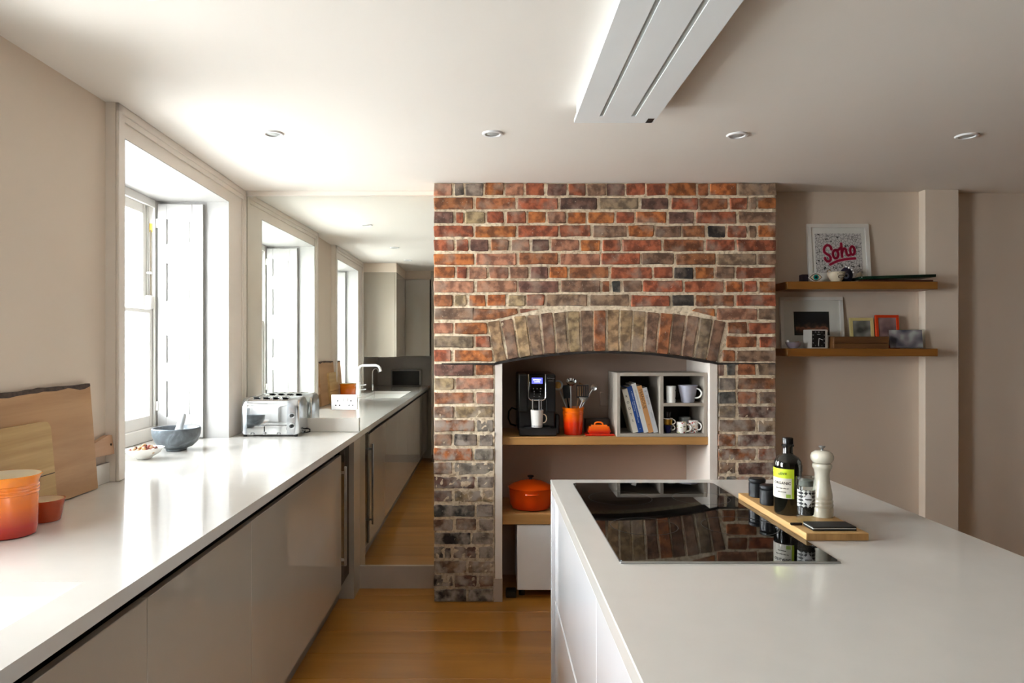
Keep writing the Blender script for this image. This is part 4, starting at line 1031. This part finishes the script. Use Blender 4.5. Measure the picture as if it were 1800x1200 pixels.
part('bottle_cap', G().lathe([(0, .190), (.0165, .190), (.0165, .194), (.0145, .196), (.0142, .212), (.013, .214), (0, .214)], 28), m_black, t)
def wrap(r, a0, a1, z0, z1, n=14):
    g = G(); vs = []
    for i in range(n+1):
        a = math.radians(a0+(a1-a0)*i/n)
        for z in (z0, z1):
            for q in (r, r+.0005): vs.append((q*math.sin(a), -q*math.cos(a), z))
    fs = []
    for i in range(n):
        b = i*4; fs += [(b+1, b+5, b+7, b+3), (b, b+2, b+6, b+4), (b, b+4, b+5, b+1), (b+2, b+3, b+7, b+6)]
    fs += [(0,1,3,2), (n*4, n*4+2, n*4+3, n*4+1)]
    return g.add(vs, fs)
def bent(g, r, a):
    """wrap flat lettering round a cylinder of radius r, centred at angle a"""
    out = []
    for x, y, z in g.v:
        an = math.radians(a)+x/r; out.append(((r-y)*math.sin(an), -(r-y)*math.cos(an), z))
    g.v = out; return g
part('label_band', wrap(.0373, -112, 2, .104, .130), M('lime_label', '#C9DC2A', .4), t, label='yellow-green label band')
part('paper_label', wrap(.0373, -112, -8, .048, .104), M('paper_label', '#D9D2C4', .5), t)
part('label_edge', wrap(.0373, -8, 2, .048, .104), M('lime_label_edge', '#B4C832', .4), t)
part('label_lettering', bent(shift(text('ORGANIC', .0105), 0, -.0006, .090).join(shift(text('extra virgin olive oil', .0045), 0, -.0006, .076)).join(shift(text('cold extracted', .004), 0, -.0006, .066)), .0376, -48), m_black, t)
part('label_script', bent(rotg(text('olive', .013), 'Y', -.12), .0382, -45).xf(Matrix.Translation(Vector((0, 0, .117)))), M('olive_script', '#3E5A14', .5), t)
part('green_stamp', wrap(.0376, -30, -12, .050, .060), M('green_print', '#9CB84E', .5), t)
# spice grinder jar
t = thing('spice_jar', 'clear glass grinder jar with black and white diamond label', 'spice jar', (.853, 1.842, ZBt))
part('glass_body', G().lathe([(0, .0005), (.0225, .0005), (.0235, .003), (.0235, .024), (.0222, .027), (.0222, .092), (.0205, .096), (.0205, .099)], 32), m_clear, t)
part('peppercorns', G().lathe([(0, .020), (.0185, .020), (.0205, .030), (.0205, .072), (0, .074)], 28), M('peppercorn_fill', '#241C16', .8, var=.9, vscale=160, bstr=1, bscale=200), t, kind='stuff')
mlab, nt, b, _ = nodes('diamond_label')
tc = nt.nodes.new('ShaderNodeTexCoord'); mp = nt.nodes.new('ShaderNodeMapping'); mp.inputs['Rotation'].default_value = (0, PI/4, 0); mp.inputs['Scale'].default_value = (150, 0, 150); mp.inputs['Location'].default_value = (0, .5, 0)
ck = nt.nodes.new('ShaderNodeTexChecker'); ck.inputs[1].default_value = lin('#CFCFCA'); ck.inputs[2].default_value = lin('#1C1C1C'); ck.inputs[3].default_value = 1
nt.links.new(tc.outputs['Object'], mp.inputs[0]); nt.links.new(mp.outputs[0], ck.inputs[0]); nt.links.new(ck.outputs[0], b.inputs['Base Color'])
part('printed_label', wrap(.0224, -95, 95, .042, .088, 24), mlab, t)
g = G()
for i in range(-8, 8):
    a, c = i/8, (i+1)/8; ha, hc = .017*(1-abs(a)), .017*(1-abs(c))
    g.add([(a*.014, -.0012, -ha-1e-5), (c*.014, -.0012, -hc-1e-5), (c*.014, -.0012, hc), (a*.014, -.0012, ha)], [(0, 1, 2, 3)])
dm = part('white_diamond', bent(g, .0226, -10).xf(Matrix.Translation(Vector((0, 0, .064)))), m_whitep, t)
part('diamond_lettering', bent(text('PEPPER', .0055), .0243, -10).xf(Matrix.Translation(Vector((0, 0, .064)))), m_black, dm)
part('grinder_cap', G().lathe([(.0205, .097), (.0235, .098), (.0245, .102), (.0245, .117), (.023, .122), (0, .1225)], 32), m_clear, t)
part('grinder_head', G().lathe([(0, .097), (.018, .097), (.018, .112), (.012, .115), (0, .115)], 24), M('grey_grinder', '#6A6C66', .4), t)
# pepper mill
t = thing('pepper_mill', 'cream turned pepper mill with metal top nut', 'pepper mill', (.927, 1.905, ZBt))
m_mill = M('cream_lacquer', '#E2DCCB', .18, coat=.4)
part('mill_body', G().lathe([(0, 0), (.0285, 0), (.0295, .003), (.0295, .022), (.0275, .026), (.0290, .030), (.0290, .034), (.0270, .037), (.0283, .041), (.0283, .045), (.0262, .048), (.0272, .052), (.0270, .060), (.0230, .080), (.0195, .100), (.0190, .118), (.0215, .130), (.0245, .134), (.0255, .139), (.0245, .144), (.021, .147)], 40), m_mill, t)
part('mill_head', G().lathe([(.018, .1475), (.0235, .149), (.0290, .157), (.0300, .166), (.0270, .175), (.018, .181), (0, .1825)], 40), m_mill, t)
part('top_nut', G().lathe([(0, .182), (.003, .182), (.0035, .188), (.0085, .192), (.0085, .195), (0, .196)], 16), m_steel, t)
# black card box with pale edge and black stick
t = thing('coaster_box', 'flat black box with pale edge on the end of the board', 'box', (.884, 1.776, ZBt))
part('box_body', G().box(-.056, .056, -.027, .029, 0, .0045, .0008).box(-.056, .056, -.027, .029, .007, .0105, .0008), m_blackm, t)
part('pale_edge', G().box(-.055, .055, -.0262, .028, .0045, .007), M('silver_edge', '#BDBDB8', .4), t, label='pale edge strip')
single('black_stick', G().box(-.03, .0, -.004, .004, 0, .006, .001), m_black, 'short black stick poking out beside the flat black box', 'stick', (.826, 1.806, ZBt))

# ------------------------------------------------------------------ wall shelves: things
Z1 = 1.7495; Z2 = 1.3795
def framed(name, label, x0, x1, z, h, lean, y, fw, fmat, depth=.02, cat='picture'):
    t = thing(name, label, cat, ((x0+x1)/2, y, z), (-lean, 0, 0))
    w = (x1-x0)/2
    part('picture_rail', G().box(-w, w, 0, depth, 0, fw, .001).box(-w, w, 0, depth, h-fw, h, .001).box(-w, -w+fw, 0, depth, fw, h-fw, .001).box(w-fw, w, 0, depth, fw, h-fw, .001), fmat, t)
    return t, w
m_wf = M('white_frame', '#E4E2DC', .45)
t, w = framed('framed_print', 'white framed print with pink script lettering on upper shelf', 1.821, 2.175, Z1+.0005, .346, math.radians(5.5), 3.885, .022, m_wf)
part('mount_board', G().box(-w+.022, w-.022, .008, .014, .022, .324), M('mount_card', '#E4E4DE', .7), t)
mdoo, nt, b, _ = nodes('doodle_print')
tc = nt.nodes.new('ShaderNodeTexCoord'); v = nt.nodes.new('ShaderNodeTexVoronoi'); v.inputs['Scale'].default_value = 62; v.feature = 'DISTANCE_TO_EDGE'
n1 = nt.nodes.new('ShaderNodeTexNoise'); n1.inputs['Scale'].default_value = 45; n1.inputs['Detail'].default_value = 4
nt.links.new(tc.outputs['Object'], v.inputs['Vector']); nt.links.new(tc.outputs['Object'], n1.inputs['Vector'])
r1 = ramp(nt, v.outputs['Distance'], [(.02, '#2A2A2A'), (.05, '#D0CECC')]); r2 = ramp(nt, n1.outputs[0], [(.33, '#303030'), (.40, '#FFFFFF')])
nt.links.new(mixc(nt, 1, r1.outputs[0], r2.outputs[0], 'MULTIPLY'), b.inputs['Base Color']); b.inputs['Roughness'].default_value = .7
pr_ = part('doodle_print', G().box(-.133, .133, .0065, .008, .060, .290), mdoo, t)
so = lambda x, z: ((x-850)*.0002165, .0)
def SP(pts): return [((x-835)*.000216, .178-(z-330)*.000216) for x, z in pts]
strokes = [
 [(640,240),(628,180),(590,138),(530,125),(475,165),(443,240),(450,310),(500,360),(570,400),(610,460),(608,520),(570,562),(515,560),(472,520),(462,470)],
 [(745+72*math.cos(2*PI*i/16)+0, 370-112*math.sin(2*PI*i/16)) for i in range(17)],
 [(905,85),(912,200),(908,330),(915,440)],
 [(745,262),(810,262),(860,225),(905,180)],
 [(915,350),(938,262),(982,212),(1022,240),(1032,315),(1045,380),(1082,405),(1125,385)],
 [(1196+60*math.cos(2*PI*i/16), 272-112*math.sin(2*PI*i/16)) for i in range(17)],
 [(590,648),(680,600),(800,548),(960,512),(1120,492),(1255,482)]]
m_pk0 = M('pale_pink_outline', '#D8A8B4', .6); m_pk = M('magenta_ink', '#B4103E', .55)
g0 = G(); g1 = G()
for s in strokes: stroke(g0, SP(s), .0180, .0060, .0005, 10); stroke(g1, SP(s), .0138, .0054, .0006, 10)
o = part('script_outline', g0, m_pk0, pr_); o = part('script_lettering', g1, m_pk, pr_, label='magenta script reading Soho')
# eye ornament, cup, bead figure, shell, trays
def eye_plate(t, cx, cz, w, h, y):
    def lens(ww, hh, k=14):
        top = [(cx-ww+2*ww*i/k, cz+hh*math.sin(PI*i/k)) for i in range(k+1)]
        bot = [(cx+ww-2*ww*i/k, cz-hh*math.sin(PI*i/k)) for i in range(1, k)]
        return top+bot
    part('eye_white', G().prism(lens(w, h), y, y+.006), m_white, t)
    part('eye_outline', G().prism(lens(w*.86, h*.82), y-.001, y+.002), m_black, t)
    part('eye_inner', G().prism(lens(w*.74, h*.66), y-.002, y+.001), m_cream, t)
    part('iris', G().cyl(h*.58, 0, .002, (cx, y-.0015, cz), 20, rx), M('teal_enamel', '#0E7F78', .2), t)
    part('pupil', G().cyl(h*.25, 0, .002, (cx, y-.003, cz), 16, rx), m_black, t)
t = thing('eye_ornament', 'white eye-shaped ornament with teal iris at the shelf end', 'ornament', (1.815, 3.80, Z1))
eye_plate(t, 0, .026, .042, .026, 0)
part('ornament_foot', G().box(-.015, .015, .004, .02, 0, .01), m_white, t)
single('candle_box', G().box(-.018, .018, -.02, .02, 0, .045, .003), M('dark_plum_box', '#1E1420', .5), 'tiny dark box behind the teal eye ornament', 'box', (1.768, 3.845, Z1))
t = thing('cup', 'cream cup painted with a closed eye on the upper shelf', 'cup', (1.928, 3.80, Z1))
part('cup_body', G().lathe([(0, 0), (.024, 0), (.034, .014), (.044, .040), (.047, .054), (.045, .054), (.032, .018), (0, .006)], 32), M('cream_stoneware', '#C9BEA6', .4), t)
g = G()
for i in range(13):
    a = 2*PI*i/12; g.join(G().tube([(.006+.017*math.cos(a), -.0435+abs(math.sin(a))*.002, .026+.008*math.sin(a)), (.006+.017*math.cos(a+.53), -.0435+abs(math.sin(a+.53))*.002, .026+.008*math.sin(a+.53))], .0014, 6))
for x, z in ((-.014, .040), (-.004, .046), (.008, .047), (.020, .044)): g.cyl(.0018, 0, .003, (x, -.0445, z), 8, rx)
part('painted_eye', g, m_black, t)
part('gold_handle', G().tube([(-.040, 0, .05), (-.052, 0, .062), (-.040, 0, .068), (-.028, 0, .062)], .002, 6), M('gold_wire', '#9A7A38', .3, .9), t)
t = thing('bead_ornament', 'dark blue beaded ornament with grey-blue eye and white beads', 'ornament', (1.995, 3.82, Z1))
part('ornament_body', G().lathe([(0, 0), (.022, 0), (.030, .015), (.036, .04), (.030, .066), (.014, .082), (0, .086)], 24, sy=.6), M('midnight_blue_glaze', '#14162C', .3, var=.4, vscale=70), t)
part('eye_disc', G().cyl(.017, 0, .004, (-.012, -.018, .034), 24, rx, .001), M('grey_blue_disc', '#75829A', .35), t)
part('pupil', G().cyl(.006, 0, .002, (-.012, -.0225, .034), 16, rx), m_black, t)
for x, z in ((-.006, .086), (.008, .080), (.024, .069), (.034, .054)):
    part('white_bead', G().lathe([(0, -.006), (.0045, -.004), (.006, 0), (.0045, .004), (0, .006)], 12, (x, -.012, z)), m_white, t)
single('shell', G().lathe([(0, 0), (.016, .004), (.022, .02), (.018, .042), (.007, .058), (0, .062)], 16, sx=1, sy=.5, rot=Matrix.Rotation(.35, 3, 'Y')), M('beige_shell', '#9C8A72', .6, var=.2, vscale=60), 'small beige shell beside the blue beaded ornament', 'shell', (2.065, 3.84, Z1+.001))
single('leather_folder', G().box(-.195, .195, -.05, .07, 0, .010, .003), M('red_brown_leather', '#4A2114', .5), 'flat red-brown folder lying under the green tray', 'folder', (2.262, 3.83, Z1))
g = G(); g.box(-.205, .205, -.07, .07, 0, .006, .002); g.box(-.205, .205, -.07, -.062, .006, .016, .002).box(-.205, .205, .062, .07, .006, .016, .002).box(-.205, -.197, -.062, .062, .006, .016, .002).box(.197, .205, -.062, .062, .006, .016, .002)
single('tray', g, M('dark_green_lacquer', '#0F2A1C', .25), 'dark green shallow tray lying on the upper shelf', 'tray', (2.255, 3.83, Z1+.0175), (0, -.03, 0))

# lower shelf
t, w = framed('framed_photograph', 'large white frame with small dark night landscape on lower shelf', 1.665, 2.028, Z2+.0005, .296, math.radians(5), 3.895, .020, m_wf)
part('mount_board', G().box(-w+.02, w-.02, .008, .014, .02, .276), M('mount_card_grey', '#DADAD2', .7), t)
part('photo_border', G().box(-.102, .100, .0065, .008, .075, .212), M('dark_mount', '#24261F', .6), t)
mph, nt, b, _ = nodes('night_photograph')
tc = nt.nodes.new('ShaderNodeTexCoord'); sx = nt.nodes.new('ShaderNodeSeparateXYZ'); nt.links.new(tc.outputs['Object'], sx.inputs[0])
n1 = nt.nodes.new('ShaderNodeTexNoise'); n1.inputs['Scale'].default_value = 28; n1.inputs['Detail'].default_value = 5; nt.links.new(tc.outputs['Object'], n1.inputs['Vector'])
ad = nt.nodes.new('ShaderNodeMath'); ad.operation = 'MULTIPLY_ADD'; ad.inputs[1].default_value = .09; nt.links.new(n1.outputs[0], ad.inputs[0]); nt.links.new(sx.outputs[2], ad.inputs[2])
mr = nt.nodes.new('ShaderNodeMapRange'); mr.inputs[1].default_value = .11; mr.inputs[2].default_value = .25; nt.links.new(ad.outputs[0], mr.inputs[0])
nt.links.new(ramp(nt, mr.outputs[0], [(0, '#3A1E10'), (.2, '#24140C'), (.35, '#8A5A44'), (.42, '#4A382E'), (.55, '#181818'), (1, '#202226')]).outputs[0], b.inputs['Base Color']); b.inputs['Roughness'].default_value = .4
part('photograph', G().box(-.094, .092, .005, .0066, .084, .204), mph, t)
def blurred(name, stops, z1, x_=0):
    m, nt, b, _ = nodes(name)
    n1 = noise_node(nt, 14, 1); nt.links.new(ramp(nt, n1.outputs[0], stops).outputs[0], b.inputs['Base Color']); b.inputs['Roughness'].default_value = .35
    return m
t, w = framed('photo_frame', 'cream framed photograph standing behind the dark wooden box', 2.052, 2.187, Z2+.0005, .175, math.radians(6), 3.875, .017, M('cream_frame', '#D8C888', .5), .012, 'photo frame')
part('photograph', G().box(-w+.016, w-.016, .004, .008, .016, .160), blurred('soft_grey_photo', [(.35, '#3E3E38'), (.55, '#84847C'), (.7, '#A8A8A4')], 0), t)
t, w = framed('photo_frame', 'bright red-orange framed photograph on the lower shelf', 2.19, 2.322, Z2+.0005, .190, math.radians(5), 3.86, .015, M('red_orange_frame', '#D03A0C', .35), .014, 'photo frame')
part('photograph', G().box(-w+.014, w-.014, .004, .008, .014, .176), blurred('soft_pink_photo', [(.35, '#6A5050'), (.55, '#8E7270'), (.7, '#A88A84')], 0), t)
t = thing('photo_frame', 'clear acrylic frame with a landscape photograph at the shelf end', 'photo frame', (2.335, 3.815, Z2+.0005), (-.12, 0, 0))
part('photograph', G().box(-.095, .090, .004, .006, .004, .104), blurred('soft_blue_photo', [(.33, '#50505C'), (.5, '#8A8488'), (.6, '#AEB4B0'), (.72, '#C8D0C8')], 0), t)
part('acrylic_block', G().box(-.100, .108, .0065, .014, 0, .110, .001), m_clear, t)
# clock
t = thing('alarm_clock', 'small white cube clock with square black dial', 'clock', (1.833, 3.795, Z2), (0, 0, math.radians(9)))
part('clock_case', G().box(-.050, .050, 0, .075, 0, .105, .003, 2), M('white_clock_plastic', '#D4D2CC', .4), t)
fc = part('clock_dial', G().box(-.046, .034, -.0012, .0005, .006, .099), m_blackm, t)
g = G()
for n_ in range(1, 13):
    a = PI/2-n_*PI/6; x = math.cos(a); z = math.sin(a); k = .036/max(abs(x), abs(z))
    g.join(shift(text(str(n_), .008), -.006+x*k*.94, -.0014, .0525+z*k*1.05))
part('dial_numeral', g, m_whitep, fc)
part('clock_hand', G().tube([(-.006, -.0035, .054), (-.009, -.0035, .016)], .0014, 6), m_whitep, fc)
part('clock_hand', G().tube([(-.006, -.003, .056), (.018, -.003, .047)], .0014, 6), m_whitep, fc)
part('dial_lettering', shift(text('KARLSSON', .004), -.006, -.0014, .078), m_whitep, fc)
t = thing('trinket_bowl', 'small lilac-grey trinket bowl beside the cube clock', 'bowl', (1.690, 3.80, Z2))
part('bowl_body', G().lathe([(0, 0), (.02, 0), (.034, .012), (.044, .034), (.042, .034), (.030, .014), (0, .006)], 32), M('lilac_glaze', '#8E8490', .3), t)
part('orange_slice', G().tube([(-.01, -.01, .026), (.01, -.005, .030), (.03, 0, .032)], .007, 8), M('peach_glaze', '#A87A60', .5), t)
single('ball_ornament', G().lathe([(0, -.009), (.0065, -.0065), (.009, 0), (.0065, .0065), (0, .009)], 16), m_white, 'small white ball resting on the rim of the trinket bowl', 'ball', (1.655, 3.79, Z2+.040))
t = thing('wooden_box', 'dark rustic wooden box in the middle of the lower shelf', 'box', (2.055, 3.805, Z2))
g = G(); w_, d_, h_ = .152, .030, .066
part('box_wall', G().box(-w_, w_, -d_, -d_+.008, 0, h_*.42, .001).box(-w_, w_, -d_, -d_+.008, h_*.46, h_, .001), m_rustic, t)
part('box_wall', G().box(-w_, w_, d_-.008, d_, 0, h_, .001), m_rustic, t)
for s in (-1, 1): part('box_end', G().box(s*w_, s*(w_-.01), -d_+.008, d_-.008, 0, h_*1.02, .001), m_rustic, t)
part('box_base', G().box(-w_+.01, w_-.01, -d_+.008, d_-.008, 0, .006), m_rustic, t)
